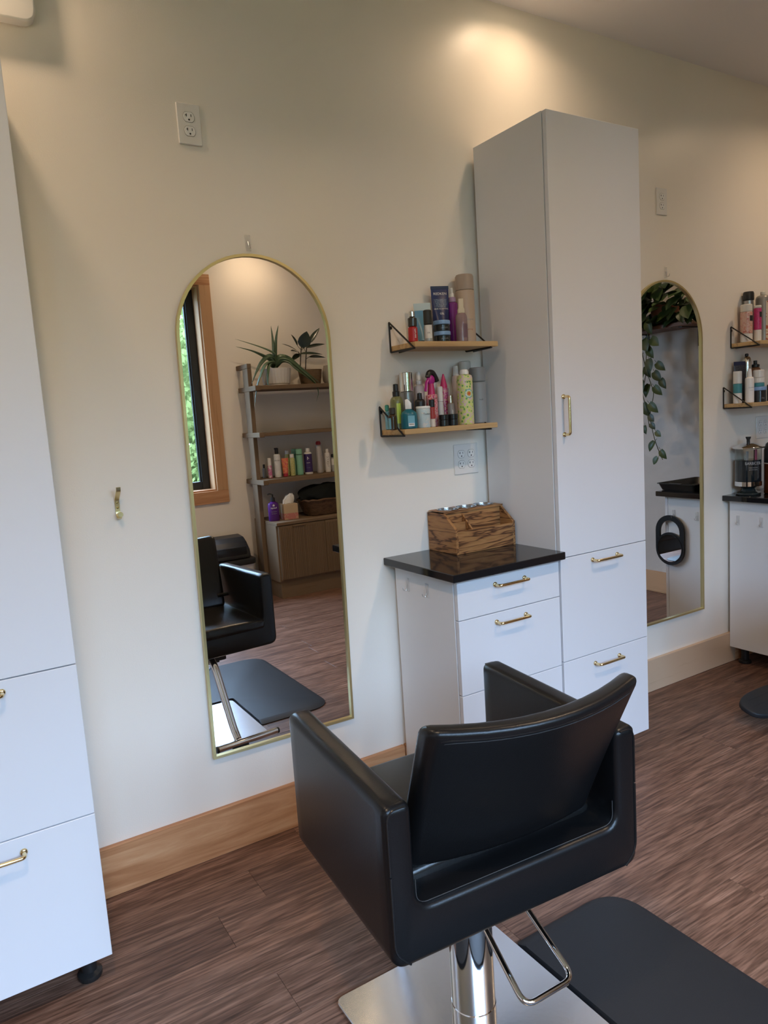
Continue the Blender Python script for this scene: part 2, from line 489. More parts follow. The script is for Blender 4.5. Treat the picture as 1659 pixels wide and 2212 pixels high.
downlight(3.27, -.62, 'recessed ceiling lamp near the end wall above the right-hand station', .42)
downlight(1.80, WALL_OPP + .3, 'recessed ceiling lamp above the ladder shelf, seen as glow in mirror', .28)
downlight(-.47, -1.75, 'added mid-ceiling lamp out of view above the camera, warming the room', 1.35)  # added lamp, lifts the warm light on the upper walls
downlight(1.52, -1.75, 'added mid-ceiling lamp out of view behind the black chair, warming the cabinet fronts', 1.2)  # also added, for warm light on the tall cabinet front

# ------------------------------------------------------------------ cabinets
def handle_bm(L=.128, proj=.028, r=.0048, axis='x'):
    """bar pull with rounded corners on two round feet, centred, in front of y=0"""
    pts = smooth_path([(-L/2, 0, 0), (-L/2, -proj, 0), (L/2, -proj, 0), (L/2, 0, 0)], .009, 5)
    bm = tube(pts, r, 10)
    for s in (-1, 1):
        b2 = lathe([(0, 0), (.0085, 0), (.0085, .003), (.0062, .0055), (0, .0055)], 14)
        bmesh.ops.rotate(b2, verts=b2.verts, cent=(0, 0, 0), matrix=Matrix.Rotation(PI/2, 3, 'X'))
        bmesh.ops.translate(b2, verts=b2.verts, vec=(s*L/2, 0, 0)); merge(bm, b2)
    if axis == 'z': bmesh.ops.rotate(bm, verts=bm.verts, cent=(0, 0, 0), matrix=Matrix.Rotation(PI/2, 3, 'Y'))
    return bm
HANDLE_X = finish(handle_bm(), 60); HANDLE_X.materials.append(BRASS)
HANDLE_Z = finish(handle_bm(axis='z'), 60); HANDLE_Z.materials.append(BRASS)
LEGMESH = finish(lathe([(0, 0), (.028, 0), (.03, .004), (.03, .014), (.019, .02), (.019, .0845), (0, .0845)], 18)); LEGMESH.materials.append(PLASTIC_B)

def carcass(w, d, z0, z1, t=.018):
    bm = B()
    box(0, t, -d, 0, z0, z1, .0008, 1, bm); box(w - t, w, -d, 0, z0, z1, .0008, 1, bm)
    box(t, w - t, -d, 0, z1 - t, z1, 0, 1, bm); box(t, w - t, -d, 0, z0, z0 + t, 0, 1, bm); box(t, w - t, -.008, 0, z0 + t, z1 - t, 0, 1, bm)
    return bm

def front(name, parent, x0, x1, z0, z1, yf, th=.018, g=.0014):
    return obj(name, box(x0 + g, x1 - g, yf, yf + th, z0 + g, z1 - g, .0012, 2), WHITE, parent)

def tall_cabinet(x, label):
    w, D, z0, z1, z2, z3 = .447, .387, .0845, .4618, .8366, 2.3076
    t = thing('tall_cabinet', label, 'cabinet', (x, 0, 0), group='white tall storage cabinets')
    yb = -.018
    c = obj('carcass', carcass(w, D - .0205 + yb, z0, z3), WHITE_EDGE, t, (0, yb, 0))
    d = front('door', t, 0, w, z2, z3, -D); obj('handle', HANDLE_Z, None, d, (.038, -D, 1.3275))
    for a, b, hz in ((z1, z2, .8085), (z0, z1, .4235)):
        dr = front('drawer', t, 0, w, a, b, -D); obj('handle', HANDLE_X, None, dr, (.2215, -D, hz))
    for lx in (.05, w - .05):
        for ly in (-.06, -D + .075): obj('leg', LEGMESH, None, t, (lx, ly, 0))
    return t
tall = tall_cabinet(1.3145, 'tall white cabinet with brass pulls beside the wooden organiser')
tl = copy_tree(tall); tl.location.x = 1.3145 - 2.0182
tl['label'] = 'tall white cabinet cropped by left edge of photo'

def base_cabinet(x, label):
    w, D, z0, z1 = .4455, .381, .0845, .8385
    t = thing('base_cabinet', label, 'cabinet', (x, 0, 0), group='white drawer cabinets under black counters')
    yb = -.019
    obj('carcass', carcass(w, D - .0205 + yb, z0, z1), WHITE_EDGE, t, (0, yb, 0))
    for a, b, hz in ((.7026, z1, .7975), (.4525, .7026, .6705), (z0, .4525, .42)):
        dr = front('drawer', t, 0, w, a, b, -D); obj('handle', HANDLE_X, None, dr, (.2195, -D, hz))
    for lx in (.05, w - .05):
        for ly in (-.07, -D + .075): obj('leg', LEGMESH, None, t, (lx, ly, 0))
    return t
base = base_cabinet(.8670, 'low white drawer cabinet behind the black chair')
b2 = copy_tree(base); b2.location.x = .8670 + STATION
b2['label'] = 'low white drawer cabinet cropped by right edge of photo'

def counter(x, label):
    o = obj('countertop', box(0, .4805, -.4145, -.001, .8390, .8650, .002, 2), STONE, None, (x, 0, 0))
    return tag(o, label, 'countertop', 'black countertops')
counter(.8325, 'black polished countertop under the wooden organiser')
counter(.8325 + STATION, 'black countertop under the glass disinfectant jar')

# ------------------------------------------------------------------ arched mirrors
def arch_outline(w, h, inset=0., n=28):
    r = w/2 - inset; zc = h - w/2; pts = [(-r, inset), (r, inset)]
    for k in range(n + 1):
        a = PI*k/n; pts.append((r*math.cos(a), zc + r*math.sin(a)))
    return pts
def arched_mirror(xc, tilt, label):
    w, h, fw = .5086, 1.5647, .0085
    t = thing('arched_mirror', label, 'mirror', (xc, -.001, .3214), (0, tilt, 0), 'arched wall mirrors')
    o, i = arch_outline(w, h), arch_outline(w, h, fw)
    bm = bmesh.new(); ring = []
    for P, y in ((o, -.0005), (o, -.0175), (i, -.0175), (i, -.0085)):
        ring.append([bm.verts.new((p[0], y, p[1])) for p in P])
    n = len(o)
    for A, C in zip(ring, ring[1:]):
        for k in range(n): bm.faces.new((A[k], A[(k+1) % n], C[(k+1) % n], C[k]))
    obj('frame', bm, GOLD, t, angle=40)
    bm = prism(arch_outline(w, h, fw*.55), 'y', -.0095, -.002); obj('glass', bm, MIRROR, t)
    return t
arched_mirror((.1503 + .6589)/2, math.radians(.7), 'arched mirror with thin gold frame, left of the black shelves')
arched_mirror(2.3923, 0., 'arched gold-framed mirror reflecting a trailing plant')

# ------------------------------------------------------------------ outlets and hooks
def receptacle(parent, x, z):
    sh = [(.0165*math.cos(a), .0165*math.sin(a)) for a in [2*PI*k/24 for k in range(24)]]
    sh = [(px, max(-.0138, min(.0138, pz))) for px, pz in sh]
    ring = obj('receptacle_gap', prism([(x + p[0]*1.06, z + p[1]*1.07) for p in sh], 'y', -.0056, -.0046), mat('outlet_gap', (.22, .20, .18), .7), parent)
    r = obj('receptacle', prism([(x + p[0], z + p[1]) for p in sh], 'y', -.0068, -.0045, .0006, 1), mat('outlet_face', (.84, .83, .80), .3), parent)
    for bm in (box(x - .0076, x - .0058, -.0072, -.006, z + .0005, z + .0085), box(x - .0105, x - .0058, -.0072, -.006, z + .0035, z + .0055), box(x + .0056, x + .0074, -.0072, -.006, z + .001, z + .008)):
        obj('slot', bm, PLASTIC_B, r)
    b = lathe([(0, 0), (.0026, 0), (.0026, .0012), (0, .0012)], 10); bmesh.ops.rotate(b, verts=b.verts, cent=(0, 0, 0), matrix=Matrix.Rotation(PI/2, 3, 'X'))
    obj('slot', b, PLASTIC_B, r, (x, -.006, z - .0075))
def outlet(x, z, label, gang=1):
    t = thing('electrical_outlet', label, 'outlet', (x, 0, z), group='white electrical outlets')
    w = .070 if gang == 1 else .1143
    obj('cover_plate', box(-w/2, w/2, -.0055, -.0002, -.05715, .05715, .0022, 2), PLASTIC_W, t)
    for cx in ((0,) if gang == 1 else (-.0231, .0231)):
        for cz in (.0195, -.0195): receptacle(t, cx, cz)
        b = lathe([(0, 0), (.003, 0), (.003, .0012), (0, .0012)], 10); bmesh.ops.rotate(b, verts=b.verts, cent=(0, 0, 0), matrix=Matrix.Rotation(PI/2, 3, 'X'))
        obj('screw', b, PLASTIC_W, t, (cx, -.0052, 0))
outlet(.2688, 2.2443, 'white double outlet high on wall above the arched mirror')
outlet(2.3836, 2.2241, 'white outlet on wall right of the tall cabinet')
outlet(1.2242, 1.1856, 'white four-socket outlet under the product shelves', 2)
outlet(3.160, 1.183, 'white four-socket outlet behind the brown bottle at right edge', 2)

def clear_hook(loc, rotz, label):
    t = thing('adhesive_hook', label, 'hook', loc, (0, 0, rotz), 'clear adhesive hooks')
    obj('backplate', box(-.009, .009, -.004, -.0003, -.024, .024, .0015, 2), CLEAR, t)
    obj('hook_wire', tube(smooth_path([(0, -.004, .004), (0, -.006, -.012), (.0, -.012, -.021), (.0, -.02, -.018), (.0, -.023, -.008)], .006, 4), .0011, 8), STEEL, t)
    return t
clear_hook((.420, -.0005, 1.921), 0, 'clear adhesive hook just above the larger mirror')
clear_hook((.420 + STATION, -.0005, 1.921), 0, 'clear adhesive hook above the mirror with the plant reflection')
clear_hook((.8665, -.100, .778), -PI/2, 'clear hook on side of low cabinet, nearer the wall')
clear_hook((.8665, -.218, .777), -PI/2, 'clear hook on side of low cabinet, nearer its front')
for k, (y, l) in enumerate(((-.065, 'clear hook on right-hand low cabinet side, nearest the wall'), (-.185, 'clear empty hook on right-hand cabinet side, beside the hand mirror'), (-.325, 'clear hook the black hand mirror hangs from'))):
    clear_hook((.8671 + STATION, y, .742), -PI/2, l)

def coat_hook():
    t = thing('coat_hook', 'small brass double coat hook on wall left of mirror', 'hook', (-.051, -.0005, 1.169))
    def strap(pts, w, th=.003):
        P = smooth_path([(0, *p) for p in pts], .006, 4); bm = bmesh.new(); rows = []
        for i, p in enumerate(P):
            tdir = (P[min(i+1, len(P)-1)] - P[max(i-1, 0)]).normalized(); nrm = Vector((1, 0, 0)).cross(tdir).normalized()*th/2
            ww = w(i/(len(P)-1))
            rows.append([bm.verts.new((sx*ww, p.y + s*nrm.y, p.z + s*nrm.z)) for sx, s in ((-1, -1), (1, -1), (1, 1), (-1, 1))])
        for A, C in zip(rows, rows[1:]):
            for k in range(4): bm.faces.new((A[k], A[(k+1) % 4], C[(k+1) % 4], C[k]))
        bm.faces.new(rows[0]); bm.faces.new(rows[-1]); return bm
    obj('strap', strap([(-.042, .046), (-.040, .036), (-.0035, .008), (-.0018, -.030), (-.006, -.041), (-.018, -.046), (-.028, -.040)], lambda f: .0062 if f < .75 else .0062 - .0022*(f-.75)*4), BRASS_SATIN, t)
    for z in (.0, -.0155):
        b = lathe([(0, .0018), (.0022, .0012), (.0033, 0), (.0033, -.001), (0, -.001)], 12); bmesh.ops.rotate(b, verts=b.verts, cent=(0, 0, 0), matrix=Matrix.Rotation(PI/2, 3, 'X'))
        obj('screw', b, mat('dark_brass', (.40, .32, .13), .3, 1.), t, (0, -.0042, z))
    b = lathe([(0, -.007), (.006, -.007), (.0078, -.004), (.0078, .004), (.006, .007), (0, .007)], 16); bmesh.ops.rotate(b, verts=b.verts, cent=(0, 0, 0), matrix=Matrix.Rotation(PI/2, 3, 'X'))
    obj('knob', b, BRASS_SATIN, t, (0, -.030, -.033))
coat_hook()

# thin wall-mounted unit: only its lower right corner is in the picture
def wall_panel():
    t = thing('wall_panel', 'thin white wall panel with rounded corner, cropped at top left', 'panel', (-.62, 0, 2.62))
    P = round_poly([(-.5, -.20), (.5, -.20), (.5, .19), (-.5, .19)], .035, 6)
    obj('housing', prism(P, 'y', -.042, -.006, .006, 3), PLASTIC_W, t)
    obj('wall_plate', box(-.44, .44, -.006, -.0005, -.15, .15), mat('louver_white', (.74, .72, .68), .4), t)
wall_panel()

# ------------------------------------------------------------------ product shelves
def wall_shelf(x, z, label, length=.362, depth=.152):
    """pine board hung in two black wire triangles"""
    t = thing('wall_shelf', label, 'shelf', (x, 0, z), group='pine shelves with black wire brackets')
    obj('board', box(.004, length, -depth, -.002, -.013, .005, .0015, 1), SHELFWOOD, t)
    for bx in (0., length - .030):
        bm = B(); r = .0030
        loop = [(bx, -.003, .086), (bx, -.003, -.0165), (bx, -depth + .004, -.0165)]
        tube(smooth_path([(bx, -.0035, .086), (bx, -.0035, -.0165), (bx, -depth + .002, -.0165), (bx, -.0035, .086)], .004, 3), r, 8, bm)
        # welded foot lying under the board
        tube([(bx + .004, -depth + .006, -.0165), (bx + .034, -.006, -.0165)], r, 8, bm)
        b = lathe([(0, 0), (.006, 0), (.006, .003), (0, .003)], 12); bmesh.ops.rotate(b, verts=b.verts, cent=(0, 0, 0), matrix=Matrix.Rotation(PI/2, 3, 'X'))
        bmesh.ops.translate(b, verts=b.verts, vec=(bx + .006, -.0005, .068)); merge(bm, b)
        obj('wire_bracket', bm, BLACKMETAL, t)
    return t
SH1, SH2 = 1.605, 1.317
wall_shelf(.9165, SH1 - .005, 'upper pine shelf left of the tall cabinet, holding eight products')
wall_shelf(.8555, SH2 - .005, 'lower pine shelf left of tall cabinet, crowded with products', .405)
wall_shelf(.9165 + STATION - .012, SH1 - .005, 'upper pine shelf at right edge with pink and orange bottles')
wall_shelf(.8555 + STATION - .012, SH2 - .007, 'lower pine shelf at right edge with white and black products', .405)

def product(name, label, x, y, z, parts, group, cat='bottle', rz=-.5, n=24):
    t = thing(name, label, cat, (x, y, z + .0004), (0, 0, rz), group)
    out = []
    for pn, bm, m in parts:
        out.append(obj(pn, bm, m, t))
    return t, out
def rounded(r, z0, z1, e=.003, top=None):
    """closed cylinder with softened ends"""
    return [(0, z0), (r - e, z0), (r, z0 + e), (r, z1 - e), (r - e, z1), (0, z1)]
def shoulder(r, z0, zs, z1, rn, e=.003, k=4):
    """bottle body: straight to zs, round shoulder to a neck radius rn at z1"""
    p = [(0, z0), (r - e, z0), (r, z0 + e)]
    for i in range(k + 1):
        a = PI/2*i/k; p.append((rn + (r - rn)*math.cos(a), zs + (z1 - zs)*math.sin(a)))
    return p + [(0, z1)]
def crimp_tube(w, h, r, zc, dome=False, n=28):
    """squeeze tube standing on its cap: round below, flat crimped edge on top"""
    bm = bmesh.new(); rings = []
    K = 9
    for k in range(K + 1):
        f = k/K; z = zc + (h - zc)*f
        ff = min(1, f/.93)
        ax = r + (w/2 - r)*ff; ay = r*(1 - ff) + .0011*ff + .0
        rings.append([bm.verts.new((ax*math.cos(2*PI*i/n), ay*math.sin(2*PI*i/n), z)) for i in range(n)])
    for A, C in zip(rings, rings[1:]):
        for i in range(n): bm.faces.new((A[i], A[(i+1) % n], C[(i+1) % n], C[i]))
    bm.faces.new(rings[0]); bm.faces.new(rings[-1]); return bm
def mc(name, col, rough=.35, **k): return mat(name, col, rough, **k)
INK = mc('ink_black', (.02, .02, .02), .6); INKW = mc('ink_white', (.86, .86, .84), .6); INKG = mc('ink_grey', (.25, .26, .28), .6)
SILVERCAP = mc('silver_cap', (.80, .80, .78), .1, metal=1.)
G1 = 'hair products on the upper left shelf'

# red serum
t, _ = product('serum_bottle', 'red serum bottle with silver pump, leftmost on its shelf', .936, -.118, SH1, [
    ('body', lathe(rounded(.0160, 0, .050), 24), mc('red_label', (.42, .02, .02))), ('collar', lathe(rounded(.0152, .050, .081), 24), mc('dark_collar', (.09, .085, .08), .2, metal=.7)),
    ('pump_cap', lathe(rounded(.0105, .081, .103), 20), SILVERCAP)], G1)
text_round(t, 'serum', .012, INKW, .0163, .028, .4, PI/2)
# blue squeeze tube
product('squeeze_tube', 'translucent light blue squeeze tube standing behind small bottles', 1.026, -.052, SH1, [
    ('cap', lathe(rounded(.019, 0, .012), 20), mc('blue_cap', (.05, .10, .16))), ('tube', crimp_tube(.060, .118, .0195, .0122), mc('light_blue', (.13, .31, .46), .25)),
    ('crimp_seal', box(-.030, .030, -.0018, .0018, .116, .141, .0008, 1), mc('pale_seal', (.52, .60, .58), .3))], G1, 'tube', -.45)
# small clear bottle
t, _ = product('small_bottle', 'small clear bottle with tall black cap and white label', .998, -.120, SH1, [
    ('body', lathe(rounded(.0145, 0, .057), 22), mc('smoke_glass', (.33, .36, .34), .12)), ('cap', lathe(rounded(.0143, .057, .107), 22), mc('matt_black_cap', (.025, .025, .02), .5)),
    ('label', wrap_label(.0148, .012, .056, -.9, 1.0), mc('white_label', (.70, .69, .65), .6))], G1)
text_round(t, 'OIL', .007, INK, .0150, .030, 0.)
b = lathe([(.0032, 0), (.0048, 0), (.0048, .0004), (.0032, .0004)], 14, cap=False)
# navy gel tube
t, _ = product('gel_tube', 'large navy blue gel tube with white lettering', 1.110, -.046, SH1, [
    ('cap', lathe(rounded(.026, 0, .025), 24), mc('navy_cap', (.015, .018, .045), .3)), ('tube', crimp_tube(.066, .195, .0285, .025), mc('navy_tube', (.022, .032, .11), .28)),
    ('crimp_seal', box(-.0335, .0335, -.0016, .0016, .192, .203, .0006, 1), mc('navy_seal', (.02, .025, .07), .3))], G1, 'tube', -.30)
def on_tube(s, size, z, h, r, w, zc, m, sx=1.):
    bm = text_bm(s, size)
    for v in bm.verts:
        x, zz = v.co.x*sx, z + v.co.y; ff = min(1, (zz - zc)/(h - zc)/.93); ax = r + (w/2 - r)*ff; ay = r*(1 - ff) + .0011*ff
        v.co = Vector((x, -ay*math.sqrt(max(.02, 1 - (x/ax)**2)) - .0006, zz))
    return obj('lettering', bm, m, t)
on_tube('REDKEN', .0125, .176, .195, .0285, .066, .025, INKW, 1.05)
on_tube('HAIR SCULPTING', .0068, .123, .195, .0285, .066, .025, INKW, 1.0)
on_tube('GEL', .0095, .106, .195, .0285, .066, .025, INKW, 1.0)
bm = bmesh.new()
rows = []
for zz in (.128, .158):
    ff = min(1, (zz - .025)/(.17)/.93); ax = .0285 + (.033 - .0285)*ff; ay = .0285*(1 - ff) + .0011*ff
    rows.append([bm.verts.new((ax*.93*math.sin(q), -ay*math.cos(q) - .0004, zz)) for q in [-1.2 + 2.4*i/12 for i in range(13)]])
for i in range(12): bm.faces.new((rows[0][i], rows[0][i+1], rows[1][i+1], rows[1][i]))
obj('printed_band', bm, printed('denim_print', [(.03, .05, .13), (.10, .14, .22), (.22, .27, .34)], 420, .4), t)
# stacked jars
JB = mc('jar_black', (.018, .02, .02), .15, spec=.6); LB = mc('powder_blue_lid', (.22, .37, .62), .35)
for zz, lab in ((0, 'black pomade jar with powder blue lid, lower of the stack'), (.0366, 'black pomade jar with powder blue lid, on top of another')):
    t, _ = product('pomade_jar', lab, 1.061, -.114, SH1 + zz, [('body', lathe(rounded(.0285, 0, .022, .002), 26), JB), ('lid', lathe(rounded(.0295, .022, .036, .002), 26), LB)], G1, 'jar')
    text_round(t, 'pomade', .008, INKG, .0287, .011, .2)
# purple spray
product('spray_bottle', 'purple bottle with white spray nozzle beside the beige can', 1.160, -.050, SH1, [
    ('body', lathe(shoulder(.0185, 0, .140, .146, .014), 24), mc('purple', (.19, .025, .21), .25)), ('collar', lathe(rounded(.0135, .146, .165), 20), mc('lilac', (.36, .24, .36))),
    ('nozzle', lathe([(0, .165), (.009, .165), (.0075, .176), (.0055, .178), (.0055, .197), (0, .198)], 16), mc('milky', (.74, .72, .66), .3))], G1)
# pink clear spray
t, _ = product('spray_bottle', 'clear pinkish bottle with flat cream trigger cap', 1.146, -.116, SH1, [
    ('body', lathe(shoulder(.0205, 0, .082, .100, .010), 26), mc('pinkish_clear', (.28, .19, .19), .08, spec=.6)),
    ('trigger_cap', prism([(-.0115, .099), (.0115, .099), (.0115, .112), (.0085, .118), (.0085, .148), (-.0085, .148), (-.0085, .118), (-.0115, .112)], 'y', -.011, .011, .002, 2), mc('cream', (.66, .58, .42), .45)),
    ('label', wrap_label(.0208, .014, .062, 0.1, 1.3), mc('grape_label', (.17, .10, .12), .4))], G1)
# beige can
t, _ = product('hairspray_can', 'tall beige hairspray can with matching cap', 1.2195, -.050, SH1, [
    ('body', lathe(rounded(.0335, 0, .190), 30), mc('beige_can', (.50, .38, .28), .4)), ('cap', lathe([(0, .1905), (.0330, .1905), (.0330, .238), (.029, .245), (0, .246)], 30), mc('taupe_cap', (.36, .285, .225), .42))], G1, 'spray can')
text_round(t, 'hairspray', .009, INKG, .0337, .085, .25); text_round(t, 'strong', .008, mc('rust_ink', (.35, .10, .05), .6), .0337, .050, .25)

G2 = 'hair products on the lower left shelf'
product('vial', 'small pale blue vial with teal cap at shelf end', .868, -.032, SH2, [('body', lathe(rounded(.0085, 0, .064), 16), mc('pale_blue', (.20, .45, .58), .3)), ('cap', lathe(rounded(.0075, .064, .086), 14), mc('teal_cap', (.07, .33, .25)))], G2)
t, _ = product('dropper_bottle', 'small dark amber bottle with ribbed cap behind the bracket', .8765 - .046, -.124, SH2, [('body', lathe(shoulder(.0140, 0, .042, .052, .008), 20), mc('amber_dark', (.035, .02, .008), .1, spec=.6)), ('cap', lathe(rounded(.0105, .052, .074, .0015), 18), mc('brown_cap', (.03, .026, .018), .5)),
    ('label', wrap_label(.0143, .004, .040, -1.9, -.5), mc('sky_label', (.18, .42, .52), .5))], G2)
t, _ = product('oil_bottle', 'clear yellow-green oil bottle with black spray top', .882, -.074, SH2, [
    ('body', lathe(shoulder(.0225, 0, .092, .112, .010), 26), mc('olive_oil', (.16, .17, .07), .06, spec=.7)), ('spray_head', lathe([(0, .112), (.0125, .112), (.0125, .128), (.0095, .130), (.0088, .153), (0, .155)], 18), PLASTIC_B),
    ('label', wrap_label(.0228, .02, .088, -.1, .55), mc('acid_label', (.45, .58, .06), .3))], G2)
product('styling_bottle', 'grey bottle with tall mirror-chrome cap', .952, -.036, SH2, [('body', lathe(rounded(.0235, 0, .128), 26), mc('pewter', (.27, .27, .27), .25, metal=.6)), ('cap', lathe(rounded(.0240, .1285, .193, .001), 28), mc('chrome_cap', (.86, .86, .84), .07, metal=1.))], G2)
t, _ = product('lotion_bottle', 'teal lotion bottle with white flip cap and barcode label', .898, -.121, SH2, [
    ('body', lathe([(0, 0), (.026, 0), (.0285, .003), (.0275, .048), (.024, .056), (.012, .064), (.010, .067), (0, .067)], 28, sy=.82), mc('teal_body', (.012, .125, .165), .3)),
    ('flip_cap', prism([(-.0105, .066), (.0105, .066), (.0105, .086), (.004, .095), (-.002, .100), (-.0105, .098)], 'y', -.010, .010, .002, 2), mc('white_cap', (.80, .80, .78), .3)),
    ('label', box(-.003, .020, -.0242, -.0215, .008, .044, .0004, 1), mc('aqua_label', (.17, .43, .55), .5))], G2, rz=-.62)
lbo = t.children[2]
obj('barcode_patch', box(-.001, .018, -.0246, -.0240, .009, .019), mc('barcode_white', (.85, .85, .83), .6), lbo)
for i in range(11): obj('barcode_line', box(.0004 + i*.0015, .0004 + i*.0015 + (.0009 if i % 3 else .0005), -.0248, -.0244, .0125, .0175), INK, lbo)
product('mist_bottle', 'white mist bottle with cone spray top behind black bottles', 1.008, -.032, SH2, [('body', lathe(shoulder(.0185, 0, .135, .150, .010), 24), mc('pinkish_white', (.70, .62, .60), .3)), ('collar', lathe(rounded(.0115, .150, .166), 18), mc('soft_white', (.74, .72, .68), .3)), ('nozzle', lathe([(0, .166), (.0095, .166), (.007, .195), (0, .197)], 16), mc('soft_white', (.74, .72, .68)))], G2)
t, _ = product('clay_tub', 'white and pale blue tub with white lid', .9555, -.124, SH2, [('body', lathe([(0, 0), (.021, 0), (.0235, .004), (.0243, .064), (0, .064)], 28), printed('cloud_print', [(.70, .70, .66), (.55, .66, .68), (.74, .72, .66)], 26, .45, kind='noise')), ('lid', lathe(rounded(.0250, .064, .073, .002), 28), mc('white_cap', (.8, .8, .78)))], G2, 'jar')
text_round(t, 'Texture', .010, INK, .0248, .046, .5, sx=.9)
product('nozzle_bottle', 'black bottle with stubby black nozzle behind the tub', .976, -.078, SH2, [('body', lathe(shoulder(.0180, 0, .088, .098, .010), 22), PLASTIC_B), ('nozzle', lathe([(0, .098), (.0095, .098), (.008, .119), (0, .121)], 16), PLASTIC_B)], G2)
# trigger spray
CORAL = printed('coral_print', [(.62, .10, .08), (.62, .22, .30), (.70, .42, .38), (.55, .05, .16)], 110, .35)
t, _ = product('trigger_spray', 'coral pink patterned spray bottle with magenta and black trigger', 1.027, -.078, SH2, [
    ('body', lathe(rounded(.0205, 0, .112), 26), CORAL), ('collar', lathe([(0, .112), (.0135, .112), (.012, .130), (.010, .150), (0, .151)], 20), mc('hot_pink', (.52, .03, .14), .3)),
    ('trigger_lever', tube(smooth_path([(-.006, 0, .168), (-.022, 0, .158), (-.030, 0, .124)], .012, 5), .006, 8, radii=None, flat=.7), mc('magenta', (.42, .02, .24), .25)),
    ('shroud', lathe([(0, .150), (.013, .150), (.0175, .158), (.0165, .170), (.010, .178), (0, .180)], 18, sy=.7), mc('magenta', (.42, .02, .24))),
    ('spray_head', tube(smooth_path([(-.016, 0, .172), (-.008, 0, .190), (.012, 0, .190), (.026, 0, .172), (.033, 0, .158)], .014, 5), .009, 10, radii=None), PLASTIC_B)], G2, rz=.25)
text_round(t, 'amika', .010, INK, .0207, .098, -.3)
product('roller_bottle', 'slim red bottle with black cap and white base', .991, -.127, SH2, [('base', lathe(rounded(.0098, 0, .028, .001), 18), mc('cream_base', (.66, .58, .50), .4)), ('body', lathe(rounded(.0100, .028, .068, .001), 18), mc('brick_red', (.36, .05, .045), .25)), ('cap', lathe(rounded(.0102, .068, .094, .0015), 18), PLASTIC_B)], G2)
product('slim_stick', 'slim white and silver stick standing beside pink bottle', 1.074, -.064, SH2, [('body', lathe(rounded(.0110, 0, .085), 18), mc('pale_silver', (.58, .58, .56), .3)), ('cap', lathe(rounded(.0106, .085, .140), 18), mc('soft_white', (.74, .72, .68)))], G2)
product('nozzle_bottle', 'pink bottle with pointed cone nozzle', 1.113, -.036, SH2, [('body', lathe(rounded(.0165, 0, .135), 24), printed('pink_speckle', [(.50, .05, .22), (.62, .26, .30), (.60, .30, .32)], 130, .2)), ('nozzle', lathe([(0, .135), (.0135, .135), (.0125, .146), (.0035, .182), (.002, .185), (0, .185)], 20), mc('hot_pink', (.52, .03, .14)))], G2)
for i, (x, y, r, l) in enumerate(((1.042, -.123, .0172, 'low glossy black jar, left of the pair'), (1.083, -.1215, .0188, 'low glossy black jar touching the yellow can'))):
    product('wax_jar', l, x, y, SH2, [('body', lathe(rounded(r*.96, 0, .022, .0015), 24), JB), ('lid', lathe(rounded(r, .0222, .040, .0015), 24), mc('gloss_black_lid', (.014, .014, .014), .18))], G2, 'jar')
t, _ = product('serum_bottle', 'small grey bottle with copper-silver cap beside the yellow can', 1.1105, -.0765, SH2, [('body', lathe(rounded(.0125, 0, .078, .002), 20), mc('warm_grey', (.25, .225, .21), .3)), ('cap', lathe(rounded(.0080, .078, .106, .001), 16), mc('rose_chrome', (.78, .66, .58), .12, metal=1.))], G2)
text_round(t, 'shimmer', .009, INKW, .0128, .040, .3, PI/2)
# floral can
t, _ = product('hairspray_can', 'yellow-green floral patterned spray can with white cap', 1.1525, -.108, SH2, [
    ('body', lathe([(0, 0), (.027, 0), (.0285, .003), (.0285, .163), (.026, .172), (.018, .176), (0, .176)], 32), printed('floral_print', [(.14, .34, .10), (.66, .70, .22), (.60, .66, .24), (.70, .50, .55), (.66, .70, .25)], 75, .35)),
    ('cap', lathe([(0, .1765), (.0165, .1765), (.0165, .184), (.013, .193), (0, .196)], 22), mc('white_cap', (.80, .80, .78)))], G2, 'spray can', rz=-.5)
for rr, c, dz in ((.0165, (.20, .42, .36), 0), (.0125, (.62, .72, .62), .0), (.0090, (.55, .42, .10), 0), (.0055, (.62, .12, .03), 0)):
    bm = bmesh.new(); R = .0289 + (.0165 - rr)*.02; cv = bm.verts.new((math.sin(.35)*R, -math.cos(.35)*R, .108)); ring = []
    for k in range(24):
        q = 2*PI*k/24; rad = rr*(1 + (.12*math.cos(9*q) if rr > .01 else 0)); a = .35 + rad*math.cos(q)/R
        ring.append(bm.verts.new((math.sin(a)*R, -math.cos(a)*R, .108 + rad*math.sin(q))))
    for k in range(24): bm.faces.new((cv, ring[k], ring[(k+1) % 24]))
    obj('printed_flower', bm, mc('flower_%d' % int(rr*1e4), c, .4), t)
text_round(t, 'amika', .010, mc('ink_green', (.05, .15, .05), .5), .0290, .150, .25)
product('mist_bottle', 'tall white mist bottle with cone top behind the yellow can', 1.1755, -.030, SH2, [('body', lathe(shoulder(.0150, 0, .165, .178, .010), 22), mc('rosy_white', (.66, .60, .58), .3)), ('nozzle', lathe([(0, .178), (.011, .178), (.009, .212), (0, .217)], 16), mc('soft_white', (.74, .72, .68)))], G2)
product('hairspray_can', 'tall off-white spray can behind the grey can', 1.2170, -.031, SH2, [('body', lathe(rounded(.0225, 0, .180), 26), mc('off_white_can', (.62, .60, .55), .4)), ('cap', lathe(rounded(.0222, .1805, .229, .003), 26), mc('off_white_cap', (.60, .58, .53), .45))], G2, 'spray can')
t, _ = product('hairspray_can', 'grey spray can with grey cap, rightmost on its shelf', 1.2275, -.0895, SH2, [('body', lathe(rounded(.0290, 0, .148), 30), mc('slate_can', (.25, .27, .285), .38)), ('cap', lathe(rounded(.0287, .1485, .201, .003), 30), mc('slate_cap', (.20, .215, .23), .4))], G2, 'spray can')
